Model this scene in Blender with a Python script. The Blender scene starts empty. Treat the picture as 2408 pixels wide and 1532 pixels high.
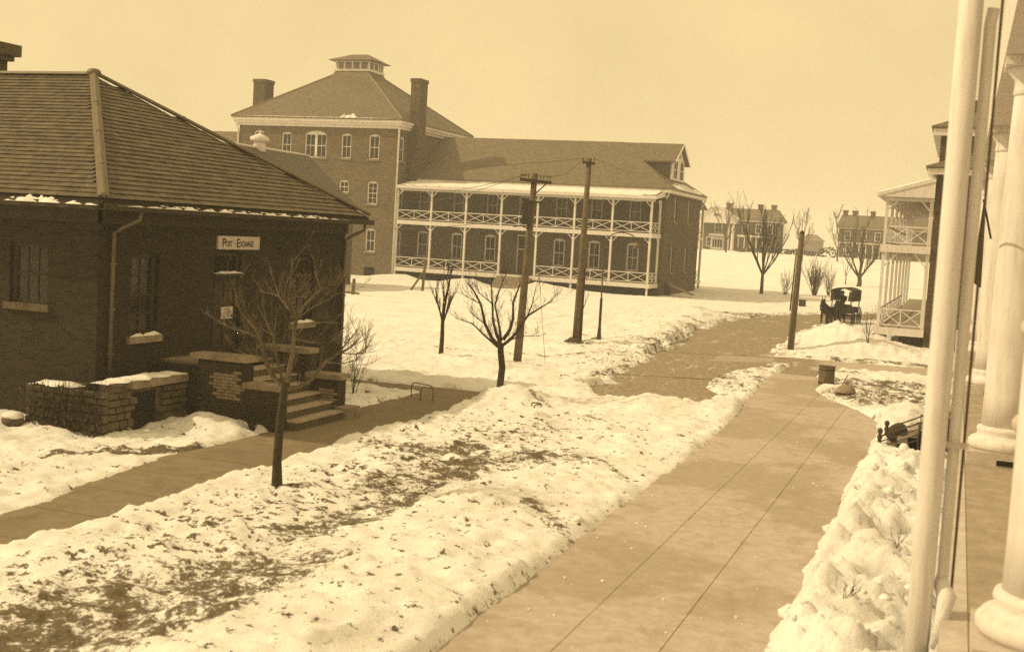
import bpy, math, random
import numpy as np
from mathutils import Matrix, Vector

random.seed(7)
scene = bpy.context.scene
COL = scene.collection

# ------------------------------------------------------------------ camera
EYE = np.array([0.0, 0.0, 4.8])
FPX, PITCH, ROLL, YAW = 2807.5, 0.07728, 0.05722, 0.35483      # focal length in px of a 2408 px wide frame
PW, PH = 2408.0, 1532.0
_f = np.array([-math.sin(YAW) * math.cos(PITCH), math.cos(YAW) * math.cos(PITCH), -math.sin(PITCH)])
_r = np.array([math.cos(YAW), math.sin(YAW), 0.0])
_u = np.cross(_r, _f)
_c, _s = math.cos(ROLL), math.sin(ROLL)
CR, CU, CF = _c * _r + _s * _u, -_s * _r + _c * _u, _f
cam_data = bpy.data.cameras.new('camera')
cam = bpy.data.objects.new('camera', cam_data)
COL.objects.link(cam)
cam.matrix_world = Matrix(((CR[0], CU[0], -CF[0], EYE[0]), (CR[1], CU[1], -CF[1], EYE[1]),
                           (CR[2], CU[2], -CF[2], EYE[2]), (0, 0, 0, 1)))
cam_data.sensor_width = 36.0
cam_data.lens = 36.0 * FPX / PW
cam_data.clip_start = 0.1
cam_data.clip_end = 5000.0
cam_data.dof.use_dof = True                                     # a slow, wide open lens focused on the barracks
cam_data.dof.focus_distance = 60.0
cam_data.dof.aperture_fstop = 1.6
scene.camera = cam

# ------------------------------------------------------------------ sky, sun, exposure
SUN_DIR = Vector((-0.88, -0.36, 0.0)).normalized() * math.cos(math.radians(42)) + Vector((0, 0, math.sin(math.radians(42))))
world = bpy.data.worlds.new('World')
scene.world = world
world.use_nodes = True
wn = world.node_tree
wn.nodes.clear()
w_out = wn.nodes.new('ShaderNodeOutputWorld')
w_bg = wn.nodes.new('ShaderNodeBackground')
w_sky = wn.nodes.new('ShaderNodeTexSky')
w_sky.sky_type = 'NISHITA'
w_sky.sun_disc = False
w_sky.sun_elevation = math.radians(42)
w_sky.sun_rotation = math.atan2(SUN_DIR.x, SUN_DIR.y)
w_sky.air_density = 1.0
w_sky.dust_density = 3.0
w_bw = wn.nodes.new('ShaderNodeRGBToBW')
w_mix = wn.nodes.new('ShaderNodeMix')
w_mix.data_type = 'RGBA'
w_mix.inputs['Factor'].default_value = 0.9                       # thick, even white haze over the clear-sky model
w_mix.inputs['B'].default_value = (9.7, 9.7, 9.7, 1)
w_tint = wn.nodes.new('ShaderNodeMix')
w_tint.data_type = 'RGBA'
w_tint.blend_type = 'MULTIPLY'
w_tint.inputs['Factor'].default_value = 1.0
w_tint.inputs['B'].default_value = (1.0, 0.752, 0.362, 1)
w_bg.inputs['Strength'].default_value = 0.1
wn.links.new(w_sky.outputs['Color'], w_bw.inputs['Color'])
wn.links.new(w_bw.outputs['Val'], w_mix.inputs['A'])
wn.links.new(w_mix.outputs['Result'], w_tint.inputs['A'])
w_tc = wn.nodes.new('ShaderNodeTexCoord')
w_no = wn.nodes.new('ShaderNodeTexNoise')
w_no.inputs['Scale'].default_value = 4.0
w_no.inputs['Detail'].default_value = 7.0
w_no.inputs['Roughness'].default_value = 0.62
w_mr = wn.nodes.new('ShaderNodeMapRange')
w_mr.inputs['From Min'].default_value = 0.3
w_mr.inputs['From Max'].default_value = 0.7
w_mr.inputs['To Min'].default_value = 0.91
w_mr.inputs['To Max'].default_value = 1.06
w_mu = wn.nodes.new('ShaderNodeVectorMath')
w_mu.operation = 'SCALE'
wn.links.new(w_tc.outputs['Generated'], w_no.inputs['Vector'])
wn.links.new(w_no.outputs['Fac'], w_mr.inputs['Value'])
wn.links.new(w_tint.outputs['Result'], w_mu.inputs[0])
wn.links.new(w_mr.outputs['Result'], w_mu.inputs['Scale'])
wn.links.new(w_mu.outputs['Vector'], w_bg.inputs['Color'])
wn.links.new(w_bg.outputs['Background'], w_out.inputs['Surface'])
sun_data = bpy.data.lights.new('sun', 'SUN')
sun_data.energy = 3.0
sun_data.angle = math.radians(1.2)
sun_data.color = (1.0, 0.81, 0.48)
sun = bpy.data.objects.new('sun', sun_data)
COL.objects.link(sun)
sun.rotation_euler = SUN_DIR.to_track_quat('Z', 'Y').to_euler()
sun.location = (-40, 0, 60)
scene.view_settings.view_transform = 'Standard'
scene.view_settings.look = 'None'
scene.view_settings.exposure = 0.0
scene.view_settings.gamma = 1.0
scene.view_settings.use_curve_mapping = False
scene.render.engine = 'CYCLES'
scene.cycles.use_denoising = False
scene.cycles.max_bounces = 6
scene.cycles.diffuse_bounces = 3
scene.cycles.glossy_bounces = 2
scene.cycles.transparent_max_bounces = 12
scene.cycles.sample_clamp_indirect = 4.0
scene.cycles.volume_bounces = 3


# ------------------------------------------------------------------ measuring helpers (pixel of the photograph -> place)
def ray(px, py):
    return CR * (px - PW / 2) / FPX - CU * (py - PH / 2) / FPX + CF


def on_z(px, py, z=0.0):
    d = ray(px, py)
    return EYE + d * ((z - EYE[2]) / d[2])


def on_y(px, py, y):
    d = ray(px, py)
    return EYE + d * (y / d[1])


def on_x(px, py, x):
    d = ray(px, py)
    return EYE + d * (x / d[0])


# ------------------------------------------------------------------ materials
def tone(v):
    """a neutral surface of albedo v, a little warmer the darker it is"""
    pts = [(0.0, 0.76, 0.40), (0.1, 0.77, 0.44), (0.25, 0.79, 0.55), (0.5, 0.87, 0.78), (0.85, 0.99, 0.99), (1.0, 1.0, 1.0)]
    for (a, g0, b0), (b, g1, b1) in zip(pts, pts[1:]):
        if v <= b:
            t = (v - a) / (b - a)
            return (v, v * (g0 + (g1 - g0) * t), v * (b0 + (b1 - b0) * t), 1)
    return (v, v, v, 1)


class NT:
    def __init__(self, name):
        self.m = bpy.data.materials.new(name)
        self.m.use_nodes = True
        self.t = self.m.node_tree
        self.bsdf = self.t.nodes['Principled BSDF']
        self.geo = None

    def n(self, kind, **kw):
        nd = self.t.nodes.new('ShaderNode' + kind)
        for k, v in kw.items():
            if k in nd.inputs:
                nd.inputs[k].default_value = v
            else:
                setattr(nd, k, v)
        return nd

    def l(self, a, b):
        self.t.links.new(a, b)

    def pos(self):
        if self.geo is None:
            self.geo = self.n('NewGeometry')
        return self.geo.outputs['Position']

    def math(self, op, a, b=None, c=None, clamp=False):
        nd = self.n('Math', operation=op)
        nd.use_clamp = clamp
        for i, v in enumerate((a, b, c)):
            if v is None:
                continue
            if isinstance(v, (int, float)):
                nd.inputs[i].default_value = v
            else:
                self.l(v, nd.inputs[i])
        return nd.outputs[0]

    def noise(self, scale, detail=4, rough=0.6, vec=None, dist=0.0):
        nd = self.n('TexNoise')
        nd.inputs['Scale'].default_value = scale
        nd.inputs['Detail'].default_value = detail
        nd.inputs['Roughness'].default_value = rough
        nd.inputs['Distortion'].default_value = dist
        self.l(vec if vec is not None else self.pos(), nd.inputs['Vector'])
        return nd.outputs['Fac']

    def scaled(self, sx, sy, sz, vec=None):
        nd = self.n('Mapping')
        nd.inputs['Scale'].default_value = (sx, sy, sz)
        self.l(vec if vec is not None else self.pos(), nd.inputs['Vector'])
        return nd.outputs[0]

    def ramp(self, fac, a, b, ca=(0, 0, 0, 1), cb=(1, 1, 1, 1)):
        nd = self.n('MapRange')
        nd.interpolation_type = 'SMOOTHSTEP'
        nd.inputs['From Min'].default_value = a
        nd.inputs['From Max'].default_value = b
        self.l(fac, nd.inputs['Value'])
        return nd.outputs['Result']

    def mix(self, fac, a, b):
        nd = self.n('Mix')
        nd.data_type = 'RGBA'
        if isinstance(fac, (int, float)):
            nd.inputs['Factor'].default_value = fac
        else:
            self.l(fac, nd.inputs['Factor'])
        for k, v in (('A', a), ('B', b)):
            if isinstance(v, tuple):
                nd.inputs[k].default_value = v
            else:
                self.l(v, nd.inputs[k])
        return nd.outputs['Result']

    def bump(self, h, strength, dist, prev=None):
        nd = self.n('Bump')
        nd.inputs['Strength'].default_value = strength
        nd.inputs['Distance'].default_value = dist
        self.l(h, nd.inputs['Height'])
        if prev is not None:
            self.l(prev, nd.inputs['Normal'])
        return nd.outputs['Normal']

    def done(self, color, rough=0.85, normal=None, spec=0.3):
        if isinstance(color, tuple):
            self.bsdf.inputs['Base Color'].default_value = color
        else:
            self.l(color, self.bsdf.inputs['Base Color'])
        if isinstance(rough, (int, float)):
            self.bsdf.inputs['Roughness'].default_value = rough
        else:
            self.l(rough, self.bsdf.inputs['Roughness'])
        self.bsdf.inputs['Specular IOR Level'].default_value = spec
        if normal is not None:
            self.l(normal, self.bsdf.inputs['Normal'])
        return self.m


def simple(name, v, var=0.15, scale=3.0, rough=0.85, bump=0.0, bscale=20.0, spec=0.3):
    k = NT(name)
    n1 = k.noise(scale, 5)
    n2 = k.noise(scale * 7, 3)
    f = k.math('MULTIPLY_ADD', n2, 0.4, k.math('MULTIPLY', n1, 0.6))
    c = k.mix(k.ramp(f, 0.3, 0.7), tone(v * (1 - var)), tone(min(0.95, v * (1 + var))))
    nm = k.bump(k.noise(bscale, 4), bump, 0.02) if bump else None
    return k.done(c, rough, nm, spec)


def brick_material(name, v, mortar, bw=0.215, bh=0.075, frost=0.0, contrast=0.35):
    k = NT(name)
    sep = k.n('SeparateXYZ')
    k.l(k.pos(), sep.inputs[0])
    u = k.math('ADD', sep.outputs[0], sep.outputs[1])
    cmb = k.n('CombineXYZ')
    k.l(u, cmb.inputs[0])
    k.l(sep.outputs[2], cmb.inputs[1])
    br = k.n('TexBrick')
    br.inputs['Scale'].default_value = 1.0
    br.inputs['Brick Width'].default_value = bw
    br.inputs['Row Height'].default_value = bh
    br.inputs['Mortar Size'].default_value = 0.007
    br.inputs['Mortar Smooth'].default_value = 0.2
    br.inputs['Color1'].default_value = tone(v * (1 - contrast))
    br.inputs['Color2'].default_value = tone(v * (1 + contrast))
    br.inputs['Mortar'].default_value = tone(mortar)
    k.l(cmb.outputs[0], br.inputs['Vector'])
    big = k.noise(0.5, 6, 0.65)
    col = k.mix(k.ramp(big, 0.35, 0.7), br.outputs['Color'], k.mix(0.45, br.outputs['Color'], tone(v * 0.6)))
    if frost:
        fn = k.noise(5.0, 5, 0.75, k.scaled(1, 1, 2.2))
        fz = k.noise(0.25, 3)
        ff = k.math('MULTIPLY', k.ramp(fn, 0.60, 0.70), k.ramp(fz, 0.40, 0.62))
        col = k.mix(k.math('MULTIPLY', ff, frost), col, tone(0.5))
    nm = k.bump(br.outputs['Fac'], 0.5, -0.008)
    nm = k.bump(k.noise(40, 3), 0.25, 0.01, nm)
    return k.done(col, 0.9, nm, 0.2)


def slate_material(name, v, row=0.25, bw=0.28, contrast=0.25, rowline=True):
    k = NT(name)
    sep = k.n('SeparateXYZ')
    k.l(k.pos(), sep.inputs[0])
    u = k.math('ADD', sep.outputs[0], sep.outputs[1])
    cmb = k.n('CombineXYZ')
    k.l(u, cmb.inputs[0])
    k.l(sep.outputs[2], cmb.inputs[1])
    br = k.n('TexBrick')
    br.inputs['Scale'].default_value = 1.0
    br.inputs['Brick Width'].default_value = bw
    br.inputs['Row Height'].default_value = row * 0.55
    br.inputs['Mortar Size'].default_value = 0.012
    br.inputs['Color1'].default_value = tone(v * (1 - contrast))
    br.inputs['Color2'].default_value = tone(v * (1 + contrast))
    br.inputs['Mortar'].default_value = tone(v * 0.45)
    k.l(cmb.outputs[0], br.inputs['Vector'])
    st = k.noise(0.7, 6, 0.7, k.scaled(1, 1, 0.4))
    col = k.mix(k.ramp(st, 0.3, 0.75), k.mix(0.5, br.outputs['Color'], tone(v * 0.7)), br.outputs['Color'])
    nm = k.bump(br.outputs['Fac'], 0.6, -0.01)
    return k.done(col, 0.6, nm, 0.35)


def streaky(name, v):
    """old white paint: rain streaks, chips and grime"""
    k = NT(name)
    st = k.noise(5.0, 5, 0.7, k.scaled(1.6, 1.6, 0.16))
    bl = k.noise(1.1, 5, 0.6)
    ch = k.noise(16, 5, 0.75, k.scaled(1, 1, 0.6))
    c = k.mix(k.ramp(st, 0.42, 0.72), tone(v), tone(v * 0.80))
    c = k.mix(k.math('MULTIPLY', k.ramp(bl, 0.45, 0.7), 0.5), c, tone(v * 0.84))
    c = k.mix(k.math('MULTIPLY', k.ramp(ch, 0.66, 0.70), 0.5), c, tone(v * 0.45))
    return k.done(c, 0.7, k.bump(k.noise(24, 4, 0.7, k.scaled(1, 1, 0.3)), 0.2, 0.01), 0.25)


M = {}
M['px_brick'] = brick_material('px_brick', 0.031, 0.048)
M['bar_brick'] = brick_material('barracks_brick', 0.082, 0.16, frost=0.5)
M['tower_brick'] = brick_material('tower_brick', 0.125, 0.26, frost=0.7)
M['chim_brick'] = brick_material('chimney_brick', 0.11, 0.16)
M['far_brick'] = brick_material('far_brick', 0.12, 0.2)
M['slate_px'] = simple('slate_px', 0.105, 0.55, 3.0, 0.62, 0.3, 30, 0.35)
M['slate_under'] = simple('slate_underlay', 0.03, 0.2)
M['slate_far'] = slate_material('slate_far', 0.175)
M['slate_dark'] = slate_material('slate_dark', 0.10)
M['white'] = streaky('white_paint', 0.74)
M['cream'] = simple('weathered_cream_paint', 0.52, 0.16, 2.5, 0.7, 0.1, 30)
M['trim_dark'] = simple('dark_trim_paint', 0.045, 0.25, 3)
M['metal_dark'] = simple('dark_iron', 0.035, 0.3, 6, 0.5, 0, 20, 0.5)
M['metal_roll'] = simple('weathered_zinc', 0.14, 0.25, 3, 0.5, 0.1, 30, 0.4)
M['pipe'] = simple('grey_pipe', 0.12, 0.3, 4, 0.55, 0.1, 40, 0.4)
M['stone'] = simple('cut_stone', 0.25, 0.35, 4, 0.9, 0.4, 25)
M['riser'] = simple('worn_riser', 0.10, 0.4, 5, 0.9, 0.4, 25)  # darker than the stone: shade on the risers put into the colour
M['tread'] = simple('worn_tread', 0.36, 0.25, 5, 0.9, 0.3, 25)  # paler than the stone: wear, plus light from above put into the colour
M['stone_dark'] = simple('rough_stone', 0.10, 0.45, 3, 0.95, 0.7, 14)
M['brick_piece'] = simple('brick_piece', 0.05, 0.4, 2.5, 0.92, 0.3, 40)
M['brick_frost'] = simple('frosted_brick', 0.22, 0.3, 5, 0.92, 0.3, 40)  # paler bricks for a patch on each cheek wall
M['mortar'] = simple('old_mortar', 0.022, 0.3, 8)
M['wood_pole'] = simple('pole_wood', 0.13, 0.35, 5, 0.9, 0.4, 30)
M['wood_dark'] = simple('dark_wood', 0.05, 0.3, 5, 0.85, 0.3, 30)
M['wood_plank'] = simple('worn_plank', 0.28, 0.3, 4, 0.9, 0.4, 25)
M['floor_wood'] = simple('porch_floor', 0.34, 0.22, 2.5, 0.8, 0.2, 25)
M['bark'] = simple('bark', 0.045, 0.4, 9, 0.95, 0.6, 40)
M['bark_pale'] = simple('young_bark', 0.12, 0.5, 3, 0.9, 0.4, 40)
M['twig_far'] = simple('far_bark', 0.07, 0.3, 3, 0.95)
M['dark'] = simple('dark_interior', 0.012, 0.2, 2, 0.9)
M['blind_dim'] = simple('dim_blind', 0.10, 0.2, 3, 0.9)
M['blind'] = simple('linen_blind', 0.30, 0.2, 3, 0.9)
M['curtain'] = simple('pale_curtain', 0.62, 0.12, 6, 0.9)  # pale cloth; also imitates daylight seen through the lower barracks rooms
M['sign_board'] = simple('sign_board', 0.55, 0.12, 5, 0.8)
M['ink'] = simple('black_lettering', 0.02, 0.1, 5, 0.8)
M['horse'] = simple('bay_hide', 0.022, 0.3, 6, 0.7)
M['wagon'] = simple('wagon_paint', 0.025, 0.3, 5, 0.6)
M['canvas'] = simple('wagon_canvas', 0.06, 0.25, 5, 0.9)
M['cloth'] = simple('dark_coat', 0.02, 0.2, 8, 0.9)
M['skin'] = simple('skin', 0.25, 0.1, 8, 0.7)
M['flag'] = simple('dark_flag', 0.05, 0.25, 4, 0.9)
M['porcelain'] = simple('insulator', 0.10, 0.2, 9, 0.3, 0, 10, 0.5)
M['hedge'] = simple('evergreen_hedge', 0.05, 0.5, 5, 0.95, 0.6, 10)


def glass_material():
    k = NT('window_glass')
    k.done(tone(0.03), 0.06, k.bump(k.noise(2.5, 2), 0.06, 0.02), 0.6)
    tr = k.n('BsdfTransparent')
    mx = k.n('MixShader')
    mx.inputs[0].default_value = 0.5
    out = k.t.nodes['Material Output']
    k.l(tr.outputs[0], mx.inputs[1])
    k.l(k.bsdf.outputs[0], mx.inputs[2])
    k.l(mx.outputs[0], out.inputs['Surface'])
    return k.m


M['glass'] = glass_material()


def snow_material(name='snow', dirty=0.0):
    k = NT(name)
    a = k.noise(1.3, 5)
    b = k.noise(9, 5, 0.7)
    c = k.mix(k.ramp(a, 0.3, 0.7), tone(0.77), tone(0.87))
    c = k.mix(k.math('MULTIPLY', k.ramp(b, 0.62, 0.75), 0.25 + dirty), c, tone(0.45))
    nm = k.bump(b, 0.5, 0.05)
    nm = k.bump(k.noise(38, 4, 0.7), 0.35, 0.015, nm)
    return k.done(c, 0.75, nm, 0.25)


M['snow'] = snow_material()


def concrete(name, v, wet):
    k = NT(name)
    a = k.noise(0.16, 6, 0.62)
    b = k.noise(4, 6, 0.7)
    c = k.noise(60, 3, 0.6)
    col = k.mix(k.ramp(b, 0.3, 0.7), tone(v * 0.88), tone(v * 1.1))
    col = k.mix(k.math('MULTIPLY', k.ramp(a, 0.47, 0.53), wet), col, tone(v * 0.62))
    col = k.mix(k.math('MULTIPLY', k.ramp(c, 0.55, 0.75), 0.3), col, tone(v * 0.6))
    sm = k.noise(1.4, 7, 0.7, k.scaled(1.0, 0.6, 1.0), 0.6)
    col = k.mix(k.math('MULTIPLY', k.ramp(sm, 0.52, 0.64), 0.42), col, tone(v * 0.66))
    col = k.mix(k.math('MULTIPLY', k.ramp(sm, 0.40, 0.30), 0.35), col, tone(min(0.7, v * 1.3)))
    ck = k.n('TexVoronoi', feature='DISTANCE_TO_EDGE')
    ck.inputs['Scale'].default_value = 0.38
    wv = k.n('VectorMath', operation='ADD')
    nz = k.n('TexNoise')
    nz.inputs['Scale'].default_value = 1.6
    k.l(k.pos(), nz.inputs['Vector'])
    k.l(k.pos(), wv.inputs[0])
    k.l(nz.outputs['Color'], wv.inputs[1])
    k.l(wv.outputs[0], ck.inputs['Vector'])
    col = k.mix(k.math('MULTIPLY', k.ramp(ck.outputs['Distance'], 0.0040, 0.0012), k.math('MULTIPLY', k.ramp(a, 0.48, 0.42), 0.45)), col, tone(v * 0.4))
    crumbs = k.noise(7, 4, 0.75, k.scaled(1.6, 0.7, 1))
    col = k.mix(k.ramp(crumbs, 0.685, 0.72), col, tone(0.7))
    nm = k.bump(b, 0.25, 0.02)
    nm = k.bump(c, 0.25, 0.006, nm)
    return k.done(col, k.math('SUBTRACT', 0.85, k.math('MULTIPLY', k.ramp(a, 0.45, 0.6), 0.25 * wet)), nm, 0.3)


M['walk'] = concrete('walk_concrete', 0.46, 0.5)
M['walk_px'] = concrete('old_walk_concrete', 0.22, 0.35)
M['joint'] = simple('joint_dirt', 0.07, 0.3, 5)


def road_material():
    k = NT('slushy_road')
    st = k.scaled(1.0, 0.22, 1.0)
    a = k.noise(1.1, 7, 0.68, st)
    b = k.noise(6, 6, 0.75, k.scaled(1.0, 0.5, 1.0))
    col = k.mix(k.ramp(b, 0.3, 0.72), tone(0.20), tone(0.36))
    f = k.math('MULTIPLY_ADD', b, 0.5, k.math('MULTIPLY', a, 0.6))
    col = k.mix(k.ramp(f, 0.60, 0.70), col, tone(0.66))
    col = k.mix(k.math('MULTIPLY', k.ramp(f, 0.46, 0.36), 0.6), col, tone(0.18))
    nm = k.bump(b, 0.6, 0.05)
    nm = k.bump(k.noise(30, 4, 0.7), 0.35, 0.02, nm)
    return k.done(col, 0.8, nm, 0.3)


M['road'] = road_material()


def ground_material():
    k = NT('snow_field')
    at = k.n('Attribute', attribute_name='dirt').outputs['Fac']
    sp = k.n('Attribute', attribute_name='speck').outputs['Fac']
    n1 = k.noise(2.2, 7, 0.72, k.scaled(0.8, 1.0, 1.0), 0.3)
    n2 = k.noise(11, 5, 0.75)
    base = k.noise(0.5, 5)
    snow = k.mix(k.ramp(base, 0.3, 0.7), tone(0.77), tone(0.87))
    grains = k.noise(10, 6, 0.8)
    snow = k.mix(k.math('MULTIPLY', k.ramp(grains, 0.54, 0.70), 0.34), snow, tone(0.46))
    mud = k.mix(k.ramp(n2, 0.35, 0.65), tone(0.065), tone(0.19))
    m = k.math('ADD', at, k.math('MULTIPLY', k.math('ADD', k.math('MULTIPLY', n1, 0.55), k.math('MULTIPLY_ADD', n2, 0.45, -0.5)), 3.6))
    fac = k.ramp(m, 0.50, 0.72)
    sn = k.noise(5.5, 5, 0.70, k.scaled(0.9, 1.0, 1.0), 0.0)
    sfac = k.ramp(k.math('MULTIPLY_ADD', sp, 0.18, sn), 0.715, 0.75)
    col = k.mix(k.math('MAXIMUM', fac, sfac), snow, mud)
    nm = k.bump(n1, 0.5, 0.09)
    nm = k.bump(grains, 0.55, 0.05, nm)
    nm = k.bump(k.noise(36, 4, 0.75), 0.35, 0.012, nm)
    return k.done(col, 0.8, nm, 0.2)


M['ground'] = ground_material()


# ------------------------------------------------------------------ mesh building
class MB:
    def __init__(self):
        self.v, self.f = [], []

    def poly(self, pts):
        i = len(self.v)
        self.v += [tuple(map(float, p)) for p in pts]
        self.f.append(tuple(range(i, i + len(pts))))
        return self

    def hexa(self, a, b):
        """a: four points of one end, b: the four points opposite"""
        i = len(self.v)
        self.v += [tuple(map(float, p)) for p in list(a) + list(b)]
        self.f += [(i + 3, i + 2, i + 1, i), (i + 4, i + 5, i + 6, i + 7)]
        for q in range(4):
            r = (q + 1) % 4
            self.f.append((i + q, i + r, i + 4 + r, i + 4 + q))
        return self

    def box(self, x0, x1, y0, y1, z0, z1):
        return self.hexa([(x0, y0, z0), (x1, y0, z0), (x1, y1, z0), (x0, y1, z0)],
                         [(x0, y0, z1), (x1, y0, z1), (x1, y1, z1), (x0, y1, z1)])

    def bar(self, a, b, w, h, up=(0, 0, 1)):
        a, b, up = Vector(a), Vector(b), Vector(up)
        d = (b - a).normalized()
        s = d.cross(up)
        if s.length < 1e-4:
            s = d.cross(Vector((1, 0, 0)))
        s.normalize()
        t = s.cross(d).normalized()
        s, t = s * w / 2, t * h / 2
        return self.hexa([a - s - t, a + s - t, a + s + t, a - s + t], [b - s - t, b + s - t, b + s + t, b - s + t])

    def tube(self, pts, radii, n=6, cap=True):
        pts = [Vector(p) for p in pts]
        if isinstance(radii, (int, float)):
            radii = [radii] * len(pts)
        base = len(self.v)
        prev = None
        for i, p in enumerate(pts):
            d = (pts[min(i + 1, len(pts) - 1)] - pts[max(i - 1, 0)])
            if d.length < 1e-6:
                d = Vector((0, 0, 1))
            d.normalize()
            if prev is None:
                s = d.cross(Vector((0, 0, 1)))
                if s.length < 0.05:
                    s = d.cross(Vector((1, 0, 0)))
            else:
                s = prev - d * prev.dot(d)
            s.normalize()
            prev = s
            t = d.cross(s)
            for q in range(n):
                a = 2 * math.pi * q / n
                c = p + (s * math.cos(a) + t * math.sin(a)) * radii[i]
                self.v.append((c.x, c.y, c.z))
        for i in range(len(pts) - 1):
            for q in range(n):
                r = (q + 1) % n
                self.f.append((base + i * n + q, base + i * n + r, base + (i + 1) * n + r, base + (i + 1) * n + q))
        if cap:
            self.f.append(tuple(base + q for q in reversed(range(n))))
            self.f.append(tuple(base + (len(pts) - 1) * n + q for q in range(n)))
        return self

    def lathe(self, c, prof, n=20):
        """prof: (radius, z) pairs going up, about the vertical through c"""
        return self.tube([(c[0], c[1], c[2] + z) for r, z in prof], [r for r, z in prof], n)

    def blob(self, c, rx, ry, rz, n=8, m=6, jit=0.12, rnd=None):
        rnd = rnd or random
        base = len(self.v)
        for i in range(1, m):
            th = math.pi * i / m
            for q in range(n):
                a = 2 * math.pi * q / n
                k = 1 + rnd.uniform(-jit, jit)
                self.v.append((c[0] + rx * k * math.sin(th) * math.cos(a), c[1] + ry * k * math.sin(th) * math.sin(a), c[2] + rz * k * math.cos(th)))
        t, b = len(self.v), len(self.v) + 1
        self.v += [(c[0], c[1], c[2] + rz), (c[0], c[1], c[2] - rz)]
        for i in range(m - 2):
            for q in range(n):
                r = (q + 1) % n
                self.f.append((base + i * n + q, base + (i + 1) * n + q, base + (i + 1) * n + r, base + i * n + r))
        for q in range(n):
            r = (q + 1) % n
            self.f.append((t, base + q, base + r))
            self.f.append((b, base + (m - 2) * n + r, base + (m - 2) * n + q))
        return self

    def build(self, name, mat, parent=None, smooth=False):
        o = (0, 0, 0)
        if parent is not None:
            r = parent
            o = [0, 0, 0]
            while r is not None:
                o = [o[i] + r.location[i] for i in range(3)]
                r = r.parent
        me = bpy.data.meshes.new(name)
        me.from_pydata([(x - o[0], y - o[1], z - o[2]) for x, y, z in self.v], [], self.f)
        me.materials.append(M[mat] if isinstance(mat, str) else mat)
        if smooth:
            me.polygons.foreach_set('use_smooth', [True] * len(me.polygons))
        ob = bpy.data.objects.new(name, me)
        COL.objects.link(ob)
        ob.parent = parent
        return ob


def thing(name, label, cat, loc=(0, 0, 0), group=None):
    o = bpy.data.objects.new(name, None)
    COL.objects.link(o)
    o.location = loc
    o.empty_display_size = 0.3
    return tag(o, label, cat, group)


def tag(o, label, cat, group=None):
    o['label'], o['category'] = label, cat
    if group:
        o['group'] = group
    return o


def rebase(o, loc):
    """put the origin of a one-mesh thing at its foot"""
    o.data.transform(Matrix.Translation((-loc[0], -loc[1], -loc[2])))
    o.location = loc
    return o


def place_copy(src, name, parent, mat4):
    o = src.copy()
    o.name = name
    COL.objects.link(o)
    o.parent = parent
    o.matrix_local = mat4
    return o


# ------------------------------------------------------------------ the ground: noise, snow depth, dirt
_rs = np.random.RandomState(11)
_TAB = _rs.rand(256, 256)


def vnoise(x, y):
    xi, yi = np.floor(x).astype(int), np.floor(y).astype(int)
    fx, fy = x - xi, y - yi
    fx, fy = fx * fx * (3 - 2 * fx), fy * fy * (3 - 2 * fy)
    a, b = _TAB[xi & 255, yi & 255], _TAB[(xi + 1) & 255, yi & 255]
    c, d = _TAB[xi & 255, (yi + 1) & 255], _TAB[(xi + 1) & 255, (yi + 1) & 255]
    return (a * (1 - fx) + b * fx) * (1 - fy) + (c * (1 - fx) + d * fx) * fy


def fbm(x, y, oct=4, gain=0.5):
    s, t, a = 0.0, 0.0, 1.0
    for k in range(oct):
        s = s + a * vnoise(x * 2 ** k + 17.3 * k, y * 2 ** k + 5.1 * k)
        t += a
        a *= gain
    return s / t


def sstep(x, a, b):
    t = np.clip((x - a) / (b - a), 0, 1)
    return t * t * (3 - 2 * t)


def seg_dist(X, Y, pts, w=None):
    """distance to a polyline; with w, distance minus the width there"""
    best = np.full(np.shape(X), 1e9)
    for i in range(len(pts) - 1):
        (ax, ay), (bx, by) = pts[i][:2], pts[i + 1][:2]
        dx, dy = bx - ax, by - ay
        t = np.clip(((X - ax) * dx + (Y - ay) * dy) / (dx * dx + dy * dy + 1e-9), 0, 1)
        d = np.hypot(X - ax - t * dx, Y - ay - t * dy)
        if w is not None:
            d = d - (w[i] * (1 - t) + w[i + 1] * t)
        best = np.minimum(best, d)
    return best


def terrain(X, Y):
    X, Y = np.asarray(X, float), np.asarray(Y, float)
    z = 3.85 * sstep(Y, 112, 240) - 0.22 * sstep(Y, 70, 100) * (1 - sstep(Y, 112, 140)) + 0.0 * X
    z = z + 0.25 * (fbm(X / 40, Y / 40, 2) - 0.5) * sstep(Y, 90, 150)
    return z


ROAD = [(-8.7, 36.2), (-9.0, 41), (-9.2, 47), (-9.6, 52), (-10.3, 60), (-11.0, 70), (-10.9, 80), (-9.4, 91), (-6.0, 101), (0.0, 110), (9, 118)]
ROADW = [1.9, 2.15, 2.1, 2.4, 2.5, 2.6, 2.7, 2.8, 2.6, 2.4, 2.4]


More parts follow.
